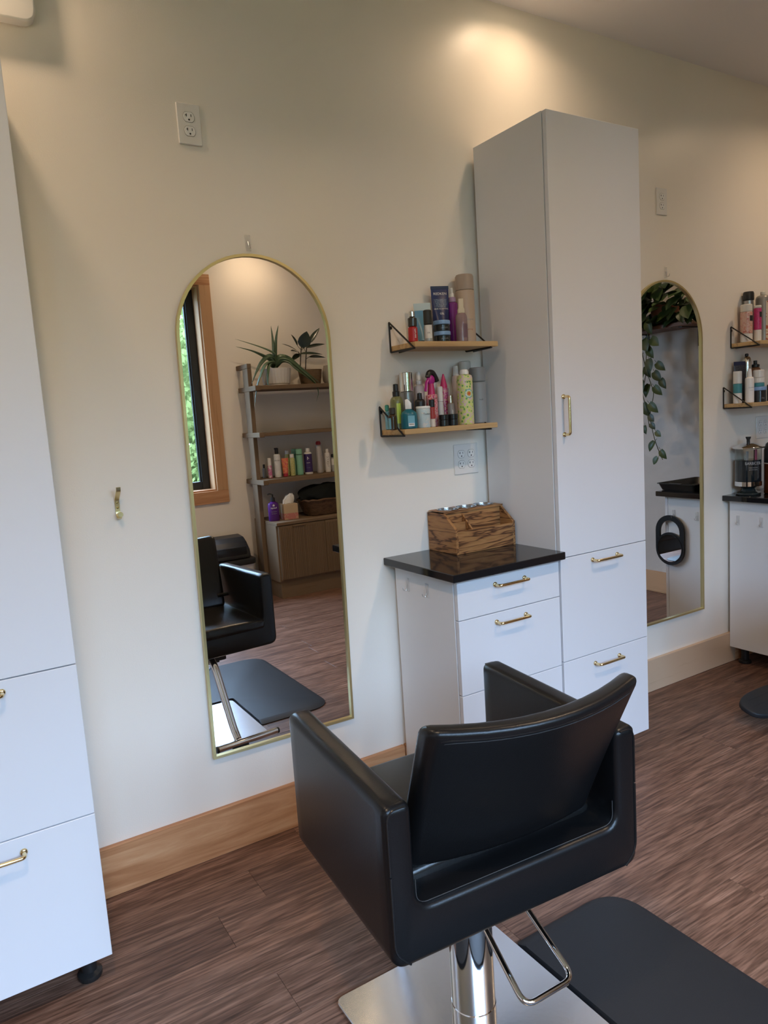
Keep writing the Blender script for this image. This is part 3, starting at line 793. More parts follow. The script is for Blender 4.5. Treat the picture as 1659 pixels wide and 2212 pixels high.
text_round(t, 'hold', .008, INK, .0292, .085, .2); text_round(t, 'texture spray', .006, INKG, .0292, .052, .2)

# ------------------------------------------------------------------ wooden tool organiser
def organiser():
    x0, x1, yb, yf, z = 1.031, 1.305, -.002 - .004, -.172, .8655
    t = thing('tool_organiser', 'wooden tool organiser with three metal cups on black counter', 'organiser', (x0, 0, z))
    w = x1 - x0; th = .011
    side = [(yb, .0), (yf, .0), (yf, .087), (yf + .068, .140), (yb, .140)]
    obj('side_panel', prism(side, 'x', 0, th, .0008, 1), ORGWOOD_Y, t); obj('side_panel', prism(side, 'x', w - th, w, .0008, 1), ORGWOOD_Y, t)
    obj('front_panel', box(th, w - th, yf, yf + th, 0, .081, .0008, 1), ORGWOOD, t)
    obj('back_panel', box(th, w - th, yb - th, yb, 0, .139), ORGWOOD, t)
    obj('bottom_panel', box(th, w - th, yf + th, yb - th, 0, .008), ORGWOOD, t)
    ym = yf + .070
    obj('middle_panel', box(th, w - th, ym, ym + th, .008, .139, .0008, 1), ORGWOOD, t)
    # top board with three round openings
    bm = bmesh.new(); zt0, zt1 = .1395, .1465; ya, yc = ym - .004, yb
    cups = [th + .045, w/2 + .002, w - th - .042]; cy = (ya + yc)/2; R = .0392
    xs = [0] + [(cups[i] + cups[i+1])/2 for i in range(2)] + [w]
    for i, cx in enumerate(cups):
        n = 32; a0, a1 = xs[i], xs[i+1]
        inn, out = [], []
        for k in range(n):
            q = 2*PI*k/n + PI/n; c, s = math.cos(q), math.sin(q)
            hx = (a1 - cx) if c > 0 else (cx - a0); hy = (yc - cy) if s > 0 else (cy - ya)
            f = min(hx/abs(c) if abs(c) > 1e-6 else 9, hy/abs(s) if abs(s) > 1e-6 else 9)
            inn.append((cx + min(R, f*.97)*c, cy + min(R, f*.97)*s)); out.append((cx + f*c, cy + f*s))
        for zz in (zt0, zt1):
            I = [bm.verts.new((*p, zz)) for p in inn]; O = [bm.verts.new((*p, zz)) for p in out]
            for k in range(n): bm.faces.new((I[k], I[(k+1) % n], O[(k+1) % n], O[k]))
    obj('top_board', bm, ORGWOOD, t)
    obj('top_edge', box(0, w, ya - .001, ya, zt0, zt1), ORGWOOD, t)
    for cx in cups:
        bm = lathe([(0, .012), (.0385, .012), (.0385, .1475), (.0412, .1482), (.0412, .1496), (.0372, .1496), (.0365, .147), (.0365, .0135), (0, .0135)], 36, sy=.96)
        obj('metal_cup', bm, mat('cup_steel', (.42, .42, .43), .22, 1.), t, (cx, cy, 0))
    # slanted divider in the front tray
    dv = [(ym - .0005, .008), (yf + th + .0005, .008), (yf + th + .0005, .078), (ym - .0005, .132)]
    obj('divider', prism(dv, 'x', .083, .089), ORGWOOD, t)
    obj('divider', box(th, .083, ym - .020, ym - .013, .008, .105), ORGWOOD, t)
organiser()

# ------------------------------------------------------------------ styling chair
def styling_chair(loc, yaw, label, footrest='bar'):
    t = thing('styling_chair', label, 'chair', loc, (0, 0, -yaw), 'black styling chairs')
    hw, at, vr, vf = .2925, .055, -.242, .226
    zb, zs, zt = .402, .505, .708
    poly = [(-hw, zb), (hw, zb), (hw, zt), (hw - at, zt), (hw - at, zs), (-hw + at, zs), (-hw + at, zt), (-hw, zt)]
    poly = round_poly(poly, [.035, .035, .018, .018, .035, .035, .018, .018], 6)
    bm = prism(poly, 'y', vr, vf, .013, 3)
    cut_axis(bm, 1, [vr + .04, 0, vf - .04])
    for v in bm.verts:
        if v.co.z > zs: v.co.z += (v.co.y - vr)/(vf - vr)*.012*(v.co.z - zs)/(zt - zs)
    cut_axis(bm, 2, [.58]); cut_axis(bm, 0, [0])
    me = bpy.data.meshes.new('tmp'); bm.to_mesh(me); bm.free()
    for nm, test in (('seat_shell', lambda c: c.z < .58), ('armrest', lambda c: c.z >= .58 and c.x < 0), ('armrest', lambda c: c.z >= .58 and c.x > 0)):
        b3 = bmesh.new(); b3.from_mesh(me)
        bmesh.ops.delete(b3, geom=[f for f in b3.faces if not test(f.calc_center_median())], context='FACES')
        p = obj(nm, b3, LEATHER, t, angle=50)
        if nm == 'armrest':
            s = -1 if p.bound_box[0][0] < 0 else 1
            # piped seam on the rear outer corner and along the top
            pp = [(s*(hw - .006), vr + .001, .585), (s*(hw - .006), vr + .001, zt - .022), (s*(hw - .014), vr + .001, zt - .005), (s*(hw - at + .012), vr + .001, zt - .005)]
            obj('piping', tube(smooth_path(pp, .01, 4), .0018, 6), PIPING, p)
            pf = [(s*(hw - .006), vf - .001, .585), (s*(hw - .006), vf - .001, zt - .008), (s*(hw - .014), vf - .001, zt + .007), (s*(hw - at + .012), vf - .001, zt + .007)]
            obj('piping', tube(smooth_path(pf, .01, 4), .0014, 6), THREAD, p)
        else:
            for s in (-1, 1):
                obj('piping', tube(smooth_path([(s*(hw - .006), vr + .001, .582), (s*(hw - .006), vr + .001, zb + .035), (s*(hw - .035), vr + .001, zb + .006)], .03, 5), .0022, 6), PIPING, p)
            st = [(-hw + at + .004, vr + .0115, zs + .05), (-hw + at + .004, vr + .0115, zs + .001), (hw - at - .004, vr + .0115, zs + .001), (hw - at - .004, vr + .0115, zs + .05)]
            obj('stitching', tube(smooth_path(st, .03, 6), .0009, 5), THREAD, p)
    bpy.data.meshes.remove(me)
    # seat cushion lying inside the shell
    b3 = box(-hw + at + .002, hw - at - .002, vr + .075, vf + .012, zs - .02, zs + .018, .014, 3)
    cut_axis(b3, 0, [-.15, -.08, 0, .08, .15]); cut_axis(b3, 1, [-.1, 0, .1])
    for v in b3.verts:
        if v.co.z > zs: v.co.z += .010*(1 - (v.co.x/.24)**2)
    c = obj('seat_cushion', b3, LEATHER_IN, t, angle=50)
    obj('piping', tube([(-hw + at + .006, vf + .010, zs + .010), (hw - at - .006, vf + .010, zs + .010)], .0018, 6), PIPING, c)
    # curved backrest, wider at the top, leaning back
    H = .345; th = .052; BACK_TWIST = math.radians(2.5); BACK_C = Vector((0, -.2, 0))
    b3 = box(-1, 1, -th/2, th/2, 0, H)
    bmesh.ops.scale(b3, vec=(.23, 1, 1), verts=b3.verts)
    bmesh.ops.bevel(b3, geom=b3.edges[:], offset=.019, segments=4, profile=.5, affect='EDGES')
    cut_axis(b3, 0, [-.18, -.135, -.09, -.045, 0, .045, .09, .135, .18]); cut_axis(b3, 2, [.06, .12, .18, .24, .29])
    def bend(u, v, z):
        f = z/H; s = u/.23
        w = .212 + .020*f
        lean = -.152 - .150*f**1.08
        p = Vector((s*w + .018*f, lean + v + .050*s*s*(.55 + .45*f) - .018, .520 + z*.905 + .012*s*s*f))
        return Matrix.Rotation(-BACK_TWIST, 3, 'Z') @ (p - BACK_C) + BACK_C
    for v in b3.verts: v.co = bend(*v.co)
    b = obj('backrest', b3, LEATHER, t, angle=60)
    seam = [(-.2225, -th/2 + .004, .02), (-.2225, -th/2 + .004, H - .034), (-.200, -th/2 + .002, H - .019)] + [(x*.2 - .2 + .04, -th/2 + .002, H - .019) for x in range(0, 1)]
    pts = [Vector((-.219, -th/2 + .0055, .03 + k*.03)) for k in range(9)] + [Vector((-.218, -th/2 + .004, H - .030)), Vector((-.208, -th/2 + .002, H - .021))] + [Vector((-.19 + k*.038, -th/2 + .001, H - .019)) for k in range(11)] + [Vector((.208, -th/2 + .002, H - .021)), Vector((.218, -th/2 + .004, H - .030))] + [Vector((.219, -th/2 + .0055, .03 + k*.03)) for k in range(8, -1, -1)]
    obj('piping', tube([bend(*p) for p in pts], .0020, 6), PIPING, b)
    obj('stitching', tube([bend(p.x*.975, p.y - .0012, p.z - (.006 if p.z > .3 else 0)) for p in pts[9:24]], .0008, 5), THREAD, b)
    # back support brackets from shell to backrest
    for s in (-1, 1):
        obj('back_bracket', tube([(s*.185, -.150, .575), (s*.245, -.150, .575)], .009, 10), BLACKMETAL, t)
    # pedestal
    px, py = 0., -.030
    obj('pump_cylinder', lathe([(0, .012), (.050, .012), (.050, .060), (.0488, .062), (.0488, .300), (.046, .304), (.040, .304), (.040, .345), (0, .345)], 40, c=(px, py, 0)), CHROME, t, angle=30)
    obj('seat_mount', box(-.10, .10, -.13, .10, .345, .403, .006, 2), BLACKMETAL, t)
    # hydraulic foot pump: chrome loop behind the seat
    loop = smooth_path([(.0, -.050, .300), (-.006, -.228, .196), (.125, -.222, .196), (.108, -.050, .300)], .028, 7)
    lv = obj('pump_lever', tube(loop, .0064, 12), CHROME, t)
    obj('lever_hub', tube([(-.012, -.050, .300), (.120, -.050, .300)], .011, 12), BLACKMETAL, lv)
    # base plate stays square to the wall
    bp = obj('base_plate', prism(round_poly([(-.232, -.235), (.232, -.235), (.232, .235), (-.232, .235)], .022, 5), 'z', .0005, .0125, .002, 1), STEEL, t, (px, py, 0), (0, 0, yaw))
    fr = bpy.data.objects.new('footrest', None)
    if footrest == 'bar':
        post = tube(smooth_path([(0, .13, .405), (.0, .20, .375), (0, .345, .135), (0, .385, .095), (0, .398, .094)], .05, 6), .0155, 16)
        f = obj('footrest', post, CHROME, t)
        obj('crossbar', tube([(-.095, .406, .094), (.165, .406, .094)], .0125, 16), CHROME, f)
        for s in (-1, 1): obj('end_cap', lathe([(0, 0), (.0135, 0), (.0135, .006), (.010, .009), (0, .009)], 14), PLASTIC_B, f, ((.165 if s > 0 else -.095), .406, .094), (0, s*PI/2, 0))
        obj('rubber_foot', tube([(-.035, .410, .080), (.03, .410, .080)], .010, 10), RUBBER, f)
    else:
        post = tube(smooth_path([(0, .13, .405), (.0, .22, .36), (0, .375, .13), (0, .42, .06)], .05, 6), .0155, 16)
        f = obj('footrest', post, CHROME, t)
        n = 28; outl = [(.178*math.copysign(abs(math.cos(2*PI*k/n))**.75, math.cos(2*PI*k/n)), .075*math.copysign(abs(math.sin(2*PI*k/n))**.75, math.sin(2*PI*k/n))) for k in range(n)]
        pd = obj('foot_pad', prism(outl, 'z', 0, .022, .006, 3), RUBBER, f, (0, .455, .058), (.30, 0, 0))
        for y in (-.034, 0, .034):
            obj('pad_groove', box(-.13 if abs(y) < .01 else -.115, .13 if abs(y) < .01 else .115, y - .0012, y + .0012, .0215, .0224), BLACKGAP, pd)
    bpy.data.objects.remove(fr)
    return t
YAW = math.radians(4.2)
styling_chair((.397, -.967, 0), YAW, 'black leather styling chair facing the larger mirror')
styling_chair((2.397, -.955, 0), 0., 'second black styling chair, only its foot pad at right edge', 'pad')

# anti-fatigue mat with a notch for the chair base
def floor_mat():
    x0, x1, y0, y1 = -.215, .998, -1.80, -.868
    nx0, nx1, ny = .150, .634, -1.245
    pts = [(x0, y0), (x1, y0), (x1, y1), (nx1, y1), (nx1, ny), (nx0, ny), (nx0, y1), (x0, y1)]
    out = round_poly(pts, [.11, .11, .11, .012, .02, .02, .012, .11], 8)
    bm = bmesh.new()
    cx, cy = .39, -1.3
    def inset(d):
        q = [(x0+d, y0+d), (x1-d, y0+d), (x1-d, y1-d), (nx1+.002, y1-d), (nx1+.002, ny-.002), (nx0-.002, ny-.002), (nx0-.002, y1-d), (x0+d, y1-d)]
        return round_poly(q, [.10, .10, .10, .010, .02, .02, .010, .10], 8)
    rings = [[bm.verts.new((p[0], p[1], z)) for p in P] for P, z in ((out, .0005), (out, .004), (inset(.030), .016))]
    n = len(out)
    for A, C in zip(rings, rings[1:]):
        for k in range(n): bm.faces.new((A[k], A[(k+1) % n], C[(k+1) % n], C[k]))
    f = bm.faces.new(rings[-1]); bm.faces.new(rings[0])
    bmesh.ops.triangulate(bm, faces=[f])
    tag(obj('floor_mat', bm, RUBBER), 'black rubber floor mat around the chair base', 'mat')
floor_mat()

# ------------------------------------------------------------------ right-hand station
G3 = 'hair products on the right-hand upper shelf'; G4 = 'hair products on the right-hand lower shelf'
X3 = .9165 + STATION - .012; X4 = .8555 + STATION - .012
PINKP = printed('pink_leaf_print', [(.55, .16, .13), (.66, .42, .33), (.60, .28, .22)], 70, .35, kind='noise')
MAGP = printed('magenta_print', [(.45, .02, .11), (.58, .05, .20), (.40, .01, .08)], 120, .35, kind='noise')
t, _ = product('shampoo_bottle', 'pink leaf-patterned bottle with clear white cap, leftmost at right edge', X3 + .034, -.062, SH1, [('base', lathe(rounded(.0268, 0, .040, .002), 26), mc('soft_white', (.74, .72, .68))), ('body', lathe(rounded(.0270, .0402, .142, .002), 26), PINKP), ('cap', lathe(rounded(.0262, .1424, .178, .003), 26), mc('frosted_cap', (.70, .66, .58), .3))], G3)
obj('badge', wrap_label(.0274, .098, .124, .05, .9), INK, t)
t, _ = product('shampoo_bottle', 'slim magenta patterned bottle with white ends', X3 + .088, -.085, SH1, [('base', lathe(rounded(.0176, 0, .056, .002), 22), mc('soft_white', (.74, .72, .68))), ('body', lathe(rounded(.0178, .0562, .158, .002), 22), MAGP), ('cap', lathe(rounded(.0172, .1584, .171, .002), 22), mc('soft_white', (.74, .72, .68)))], G3)
obj('badge', wrap_label(.0182, .115, .140, 0., .9), INK, t)
product('hairspray_can', 'silver can with large black cap behind magenta bottle', X3 + .102, -.030, SH1, [('body', lathe(rounded(.0225, 0, .205), 24), mc('dull_silver', (.45, .44, .42), .3, metal=.8)), ('cap', lathe([(0, .2053), (.0255, .2053), (.0255, .236), (.022, .245), (0, .246)], 26), PLASTIC_B)], G3, 'spray can')
t, _ = product('hairspray_can', 'large grey can with red zigzag label cropped at right edge', X3 + .170, -.062, SH1, [('body', lathe(shoulder(.0330, 0, .205, .225, .018), 30), mc('grey_can', (.30, .28, .25), .35, metal=.3)), ('nozzle', lathe(rounded(.012, .2252, .244), 16), mc('frosted_cap', (.70, .66, .58)))], G3, 'spray can')
obj('label', wrap_label(.0334, .01, .195, -.1, 1.4), printed('zigzag_print', [(.45, .10, .04), (.68, .56, .42), (.42, .09, .04)], 9, .45, kind='noise', stretch=(1, 1, 4)), t)
product('shampoo_bottle', 'squared white bottle with teal band, at shelf end', X4 + .026, -.060, SH2 - .003, [('base', lathe(rounded(.0196, 0, .050, .002), 24), mc('soft_white', (.74, .72, .68))), ('band', lathe(rounded(.0197, .0502, .094, .001), 24), mc('teal_band', (.06, .25, .28), .4)), ('cap', lathe(rounded(.0196, .0944, .154, .002), 24), mc('soft_white', (.74, .72, .68)))], G4)
t, _ = product('treatment_bottle', 'white bottle with cone spray cap and thin grey lettering', X4 + .060, -.100, SH2 - .003, [('body', lathe(shoulder(.0200, 0, .112, .124, .011), 26), mc('matt_white', (.80, .78, .76), .4)), ('nozzle', lathe([(0, .1242), (.0115, .1242), (.0095, .150), (.008, .162), (0, .163)], 18), mc('matt_white', (.80, .78, .76)))], G4)
text_round(t, 'OLAPLEX', .0080, INKG, .0203, .072, .1); text_round(t, 'bonding oil', .0040, INKG, .0203, .060, .0)
product('gel_tube', 'dark navy squeeze tube behind the white bottle', X4 + .080, -.036, SH2 - .003, [('cap', lathe(rounded(.022, 0, .02), 22), JB), ('tube', crimp_tube(.058, .186, .0235, .0202), printed('dark_print', [(.015, .016, .03), (.06, .06, .07), (.02, .02, .035)], 160, .3)), ('crimp_seal', box(-.029, .029, -.0016, .0016, .184, .202, .0006, 1), mc('navy_seal', (.02, .025, .07)))], G4, 'tube')
product('hairspray_can', 'silver aerosol can with small black nozzle on right shelf', X4 + .142, -.034, SH2 - .003, [('body', lathe(shoulder(.0225, 0, .190, .225, .009, k=7), 26), mc('bright_silver', (.68, .68, .64), .2, metal=1.)), ('nozzle', lathe(rounded(.0085, .2252, .240), 14), PLASTIC_B)], G4, 'spray can')
t, _ = product('pomade_jar', 'black jar with blue lid carrying a white jar', X4 + .128, -.103, SH2 - .003, [('body', lathe(rounded(.0350, 0, .056, .002), 28), JB), ('lid', lathe(rounded(.0362, .0562, .074, .002), 28), LB)], G4, 'jar')
text_round(t, 'clay', .011, INKG, .0353, .02, .1)
t, _ = product('mask_jar', 'white jar with teal band tilted on the black jar', X4 + .130, -.103, SH2 + .0715, [('base', lathe(rounded(.0255, 0, .018, .002), 26), mc('teal_band', (.06, .25, .28))), ('body', lathe(rounded(.0257, .0182, .042, .002), 26), mc('soft_white', (.74, .72, .68))), ('lid', lathe(rounded(.0245, .0424, .080, .003), 26), mc('soft_white', (.74, .72, .68)))], G4, 'jar')
product('shampoo_bottle', 'brown and clear bottle with black cap at far right of shelf', X4 + .205, -.040, SH2 - .003, [('body', lathe(shoulder(.0255, 0, .15, .172, .013), 24), mc('copper_brown', (.22, .10, .05), .2)), ('cap', lathe([(0, .1722), (.020, .1722), (.020, .184), (.009, .188), (.009, .204), (0, .205)], 18), PLASTIC_B)], G4)

def disinfectant_jar():
    t = thing('disinfectant_jar', 'glass disinfectant jar with chrome lid on right counter', 'jar', (2.918, -.0755, .8654))
    R = .0600
    obj('base', lathe([(0, 0), (.056, 0), (.058, .004), (.056, .010), (.036, .018), (.030, .030), (.040, .040), (.050, .044), (0, .044)], 32), mat('dark_glass', (.02, .028, .028), .05, spec=.7), t)
    obj('chrome_band', lathe([(.052, .043), (.0615, .044), (.0615, .066), (.052, .067)], 36, cap=False), CHROME, t)
    obj('glass_wall', lathe([(R, .066), (R, .228)], 40, cap=False), thin_glass('jar_glass', (.86, .89, .88)), t)
    obj('liquid', lathe([(0, .067), (.0575, .067), (.0575, .172), (0, .172)], 36), mat('blue_black_liquid', (.010, .018, .026), .05, spec=.6), t)
    lid = obj('lid', lathe([(0, .2285), (.0715, .2285), (.0730, .231), (.0715, .2335), (.058, .240), (.035, .251), (.012, .256), (0, .257)], 40), CHROME, t)
    obj('knob', lathe([(0, .256), (.008, .256), (.0075, .268), (.0125, .281), (.012, .284), (0, .284)], 18), PLASTIC_B, lid)
    obj('comb', box(.004, .020, -.034, -.030, .15, .222, .001, 1), mc('comb_pink', (.50, .10, .18), .3), t)
    obj('comb', box(.022, .040, -.018, -.014, .15, .218, .001, 1), PLASTIC_B, t)
    obj('comb', box(-.030, -.012, -.010, -.006, .15, .214, .001, 1), mc('comb_grey', (.40, .38, .36), .4), t)
    for z, s, txt in ((.156, .020, 'BARBICIDE'), (.136, .0065, 'hospital disinfectant'), (.126, .0065, 'germicide fungicide')):
        text_round(t, txt, s, mc('jar_print', (.42, .44, .46), .5), R + .0006, z, -.62, sx=.8)
disinfectant_jar()
def brown_bottle():
    t = thing('dispenser_bottle', 'brown bottle with black shoulder and cap beside the glass jar', 'bottle', (3.000, -.157, .8654))
    obj('body', lathe(rounded(.044, 0, .150, .004), 30), mat('brown_glass', (.085, .025, .008), .08, spec=.6), t)
    obj('shoulder', lathe([(0, .1505), (.0445, .1505), (.0445, .215), (.036, .245), (.016, .262), (.014, .272), (0, .272)], 30), PLASTIC_B, t)
    obj('cap', lathe([(0, .272), (.019, .272), (.025, .292), (.0265, .318), (0, .320)], 24), PLASTIC_B, t)
    obj('rim', lathe(rounded(.0455, .148, .153, .001), 30), mc('pale_rim', (.62, .55, .48), .3), t)
brown_bottle()

def serving_tray():
    t = thing('tray', 'shallow black tray at counter front, seen in far mirror', 'tray', (3.04, -.325, .8654))
    w, d, h = .17, .118, .038
    bm = bmesh.new(); rings = []
    for s, z in ((.90, 0), (1.0, h), (1.04, h + .001), (1.04, h - .003), (.985, h - .004), (.89, .003)):
        P = round_poly([(-w*s, -d*s), (w*s, -d*s), (w*s, d*s), (-w*s, d*s)], .02, 4); rings.append([bm.verts.new((*p, z)) for p in P])
    n = len(rings[0])
    for A, C in zip(rings, rings[1:]):
        for k in range(n): bm.faces.new((A[k], A[(k+1) % n], C[(k+1) % n], C[k]))
    bm.faces.new(rings[0]); bm.faces.new(rings[-1])
    obj('tray_shell', bm, PLASTIC_B, t)
    for s in (-1, 1): obj('handle_lip', box(s*w*1.02 - .008, s*w*1.02 + .008, -.04, .04, h - .002, h + .003, .001, 1), PLASTIC_B, t)
serving_tray()

def hand_mirror():
    t = thing('hand_mirror', 'black oval hand mirror hanging on right-hand cabinet side', 'hand mirror', (.8665 + STATION - .0068, -.340, .600), (0, 0, -PI/2))
    # local: x along the cabinet side, -y out from it
    hw, R = .088, .088
    out = [(hw*math.cos(a), .049 + R*math.sin(a)) for a in [PI*k/16 for k in range(17)]] + [(hw*math.cos(a), -.049 + R*math.sin(a)) for a in [PI + PI*k/16 for k in range(17)]]
    hole = [(.062*math.cos(a), .046 + .060*math.sin(a)) for a in [PI*k/16 for k in range(17)]] + [(.062*math.cos(a), .046 - (.006 + .034*math.sin(PI - a)*-1 if False else -.030*math.sin(a)*0 + .0) - .0) for a in []]
    # lower side of the grip hole follows the disc
    cz, rd = -.043, .082
    low = []
    for k in range(11):
        x = -.062 + .124*k/10; low.append((x, cz + math.sqrt(max(0, rd*rd - x*x)) + .004))
    hole = [(.062*math.cos(PI*k/16), .047 + .062*math.sin(PI*k/16)) for k in range(17)] + low[0:]
    bm = bmesh.new()
    import mathutils.geometry as mg
    def loops(y):
        return [Vector((p[0], y, p[1])) for p in out], [Vector((p[0], y, p[1])) for p in hole]
    for y in (-.012, -.0):
        o, h = loops(y); allv = o + h
        flat = [Vector((v.x, v.z, 0)) for v in o], [Vector((v.x, v.z, 0)) for v in h]
        tris = mg.tessellate_polygon(flat); bv = [bm.verts.new(v) for v in allv]
        for tr in tris:
            try: bm.faces.new([bv[i] for i in tr])
            except ValueError: pass
        if y < -.005: top = bv
        else: bot = bv
    n, m_ = len(out), len(hole)
    for k in range(n): bm.faces.new((top[k], top[(k+1) % n], bot[(k+1) % n], bot[k]))
    for k in range(m_): bm.faces.new((top[n+k], top[n+(k+1) % m_], bot[n+(k+1) % m_], bot[n+k]))
    obj('frame', bm, PLASTIC_B, t)
    b = lathe([(0, 0), (.0745, 0), (.0745, .0022), (0, .0022)], 40); bmesh.ops.rotate(b, verts=b.verts, cent=(0, 0, 0), matrix=Matrix.Rotation(PI/2, 3, 'X'))
    obj('glass', b, MIRROR, t, (0, -.0118, cz))
    b = lathe([(.0745, 0), (.0785, 0), (.0785, .003), (.0745, .003)], 40, cap=False); bmesh.ops.rotate(b, verts=b.verts, cent=(0, 0, 0), matrix=Matrix.Rotation(PI/2, 3, 'X'))
    obj('rim', b, PLASTIC_B, t, (0, -.0118, cz))
hand_mirror()

# ------------------------------------------------------------------ ladder shelf on the window wall (seen in the mirror)
LX0, LX1 = 1.6745, 2.505
def ladder_unit():
    t = thing('ladder_shelf', 'oak ladder shelf with low cabinet, reflected in the mirror', 'shelf unit', (LX0, WALL_OPP, 0))
    W = LX1 - LX0
    for x in (-.036, W + .001):
        p = obj('post', box(x, x + .035, .132, .238, .0, 1.795, .003, 1), OAK, t)
        obj('wall_rail', box(x, x + .035, .001, .238, 1.796, 1.832, .003, 1), OAK, t)
        for z in (1.618, 1.262, .893): obj('cross_rail', box(x - .004, x + .039, .02, .385, z, z + .038, .003, 1), OAK, p)
    obj('shelf', box(.004, W - .004, .012, .372, 1.624, 1.655, .002, 1), OAK_H, t)
    obj('shelf', box(.004, W - .004, .012, .345, 1.268, 1.295, .002, 1), OAK_H, t)
    obj('shelf', box(.004, W - .004, .012, .372, .900, .932, .002, 1), OAK_H, t)
    D = .475
    obj('cabinet_body', box(0, W, .02, D - .022, .13, .578, .002, 1), OAK, t)
    obj('cabinet_top', box(-.0, W, .02, D, .5785, .602, .002, 1), OAK_H, t)
    obj('plinth', box(.01, W - .01, .02, D - .03, 0.0005, .1295), OAK_H, t)
    n = 2; dw = (W - .024)/n
    for i in range(n):
        x0, x1 = .012 + i*dw, .012 + (i+1)*dw
        d = obj('door', box(x0 + .0015, x1 - .0015, D - .0215, D - .003, .148, .572, .0015, 1), OAK, t)
        xm = (x0 + x1)/2 - .03
        obj('finger_pull', box(xm - .055, xm + .055, D - .0028, D + .006, .559, .5705, .001, 1), OAK_H, d)
        # fluted face strips
        for k in range(26):
            xx = x0 + .006 + k*(x1 - x0 - .012)/26
            obj('slat', SLATM, None, d, (xx, D - .0030, .152))
SLATM = finish(box(0, .0105, 0, .0035, 0, .403, .0012, 1)); SLATM.materials.append(OAK)
ladder_unit()
G5 = 'products on the ladder shelf'
def lad(name, label, x, w, h, parts, cat='bottle', y=-3.236, z=.932):
    t, o = product(name, label, x, y, z, parts, G5, cat, rz=PI - .45 + .9)
    return t
def bt(r, h, cap, rc=None, rn=None):
    rc = rc or r*.6
    return lathe(shoulder(r, 0, h - cap - .012, h - cap, rc*.9), 20), lathe(rounded(rc, h - cap + .0002, h, .002), 16)
W_ = mc('shelf_white', (.72, .70, .66), .4)
a, c = bt(.0165, .160, .060, .0150); t = lad('mousse_bottle', 'small white and pink bottle, leftmost on ladder shelf', 1.764, 0, 0, [('body', a, printed('white_pink_print', [(.70, .68, .66), (.55, .16, .30), (.66, .64, .62)], 30, .4, kind='noise')), ('cap', c, W_)])
a, c = bt(.0150, .110, .030); lad('dark_bottle', 'dark small bottle behind the leftmost ladder-shelf bottle', 1.745, 0, 0, [('body', a, mc('dark_grey_bottle', (.14, .15, .16), .3)), ('cap', c, PLASTIC_B)], y=-3.31)
a, c = bt(.0265, .232, .045, .0150); t = lad('foam_dispenser', 'white pump bottle with black nozzle on ladder shelf', 1.832, 0, 0, [('body', a, printed('foam_print', [(.72, .72, .70), (.64, .66, .66), (.66, .58, .42)], 12, .4, kind='noise')), ('pump', c, PLASTIC_B), ('nozzle', box(-.012, .018, -.008, .008, .222, .236, .003, 1), PLASTIC_B)])
text_round(t, 'MOUSSE', .013, INK, .0268, .135, 0.)
t = lad('squeeze_tube', 'orange squeeze tube with red cap on ladder shelf', 1.897, 0, 0, [('cap', lathe(rounded(.020, 0, .026), 20), mc('crimson_cap', (.42, .03, .06))), ('tube', crimp_tube(.054, .149, .0215, .0262), printed('orange_print', [(.66, .15, .05), (.70, .30, .12), (.62, .10, .10), (.66, .17, .06)], 60, .35))], 'tube')
a, c = bt(.0205, .176, .030, .0175); lad('shampoo_bottle', 'yellow-green bottle with white cap, in front on ladder shelf', 1.962, 0, 0, [('body', a, printed('lime_print', [(.42, .42, .14), (.52, .50, .22), (.36, .40, .12)], 70, .4)), ('cap', c, W_)])
a, c = bt(.0205, .205, .030, .0165); lad('shampoo_bottle', 'taller yellow-green bottle with white cap, behind on ladder shelf', 1.952, 0, 0, [('body', a, printed('lime_print', [(.42, .42, .14), (.52, .50, .22)], 70, .4)), ('cap', c, W_)], y=-3.30)
MINT = mc('mint', (.22, .48, .33), .4)
for x, y, l, r in ((2.027, -3.236, 'mint green bottle in front on ladder shelf', .0265), (2.022, -3.315, 'mint green bottle behind another on ladder shelf', .0245)):
    t = lad('conditioner_bottle', l, x, 0, 0, [('body', lathe(rounded(r, 0, .166, .004), 24), MINT), ('cap', lathe(rounded(r, .1675, .213, .004), 24), MINT), ('seam', lathe(rounded(r*.98, .166, .1676, .0004), 24), PLASTIC_B)], y=y)
t = lad('shampoo_bottle', 'white bottle with deep purple label on ladder shelf', 2.105, 0, 0, [('body', lathe(shoulder(.0330, 0, .165, .180, .017), 26), W_), ('cap', lathe(rounded(.0185, .1802, .214, .003), 20), W_), ('label', lathe([(.0334, .018), (.0334, .166)], 26, cap=False), mc('deep_purple', (.045, .02, .11), .35))])
text_round(t, '4', .036, INKW, .0338, .130, 0.); text_round(t, 'shampoo', .009, INKW, .0338, .095, 0.); text_round(t, 'bond care', .007, INKG, .0338, .055, 0.)
lad('hairspray_can', 'tall silver can with red cap on ladder shelf', 2.207, 0, 0, [('body', lathe(shoulder(.0255, 0, .215, .232, .019), 24), mc('champagne_can', (.48, .44, .40), .35, metal=.4)), ('cap', lathe([(0, .2322), (.0205, .2322), (.0205, .250), (.015, .261), (0, .262)], 20), mc('red_cap', (.30, .02, .03), .2))], 'spray can')
a, c = bt(.0165, .222, .045, .0130); lad('slim_bottle', 'slim pale bottle behind white lettered bottle on ladder shelf', 2.262, 0, 0, [('body', a, mc('greige_bottle', (.45, .41, .36), .4)), ('cap', c, mc('greige_cap', (.50, .46, .42), .4))], y=-3.30)
a, c = bt(.0230, .192, .030, .0125); t = lad('treatment_bottle', 'white bottle with vertical black lettering on ladder shelf', 2.283, 0, 0, [('body', a, W_), ('cap', c, W_)])
text_round(t, 'THERMIC', .022, INK, .0233, .088, 0., PI/2)
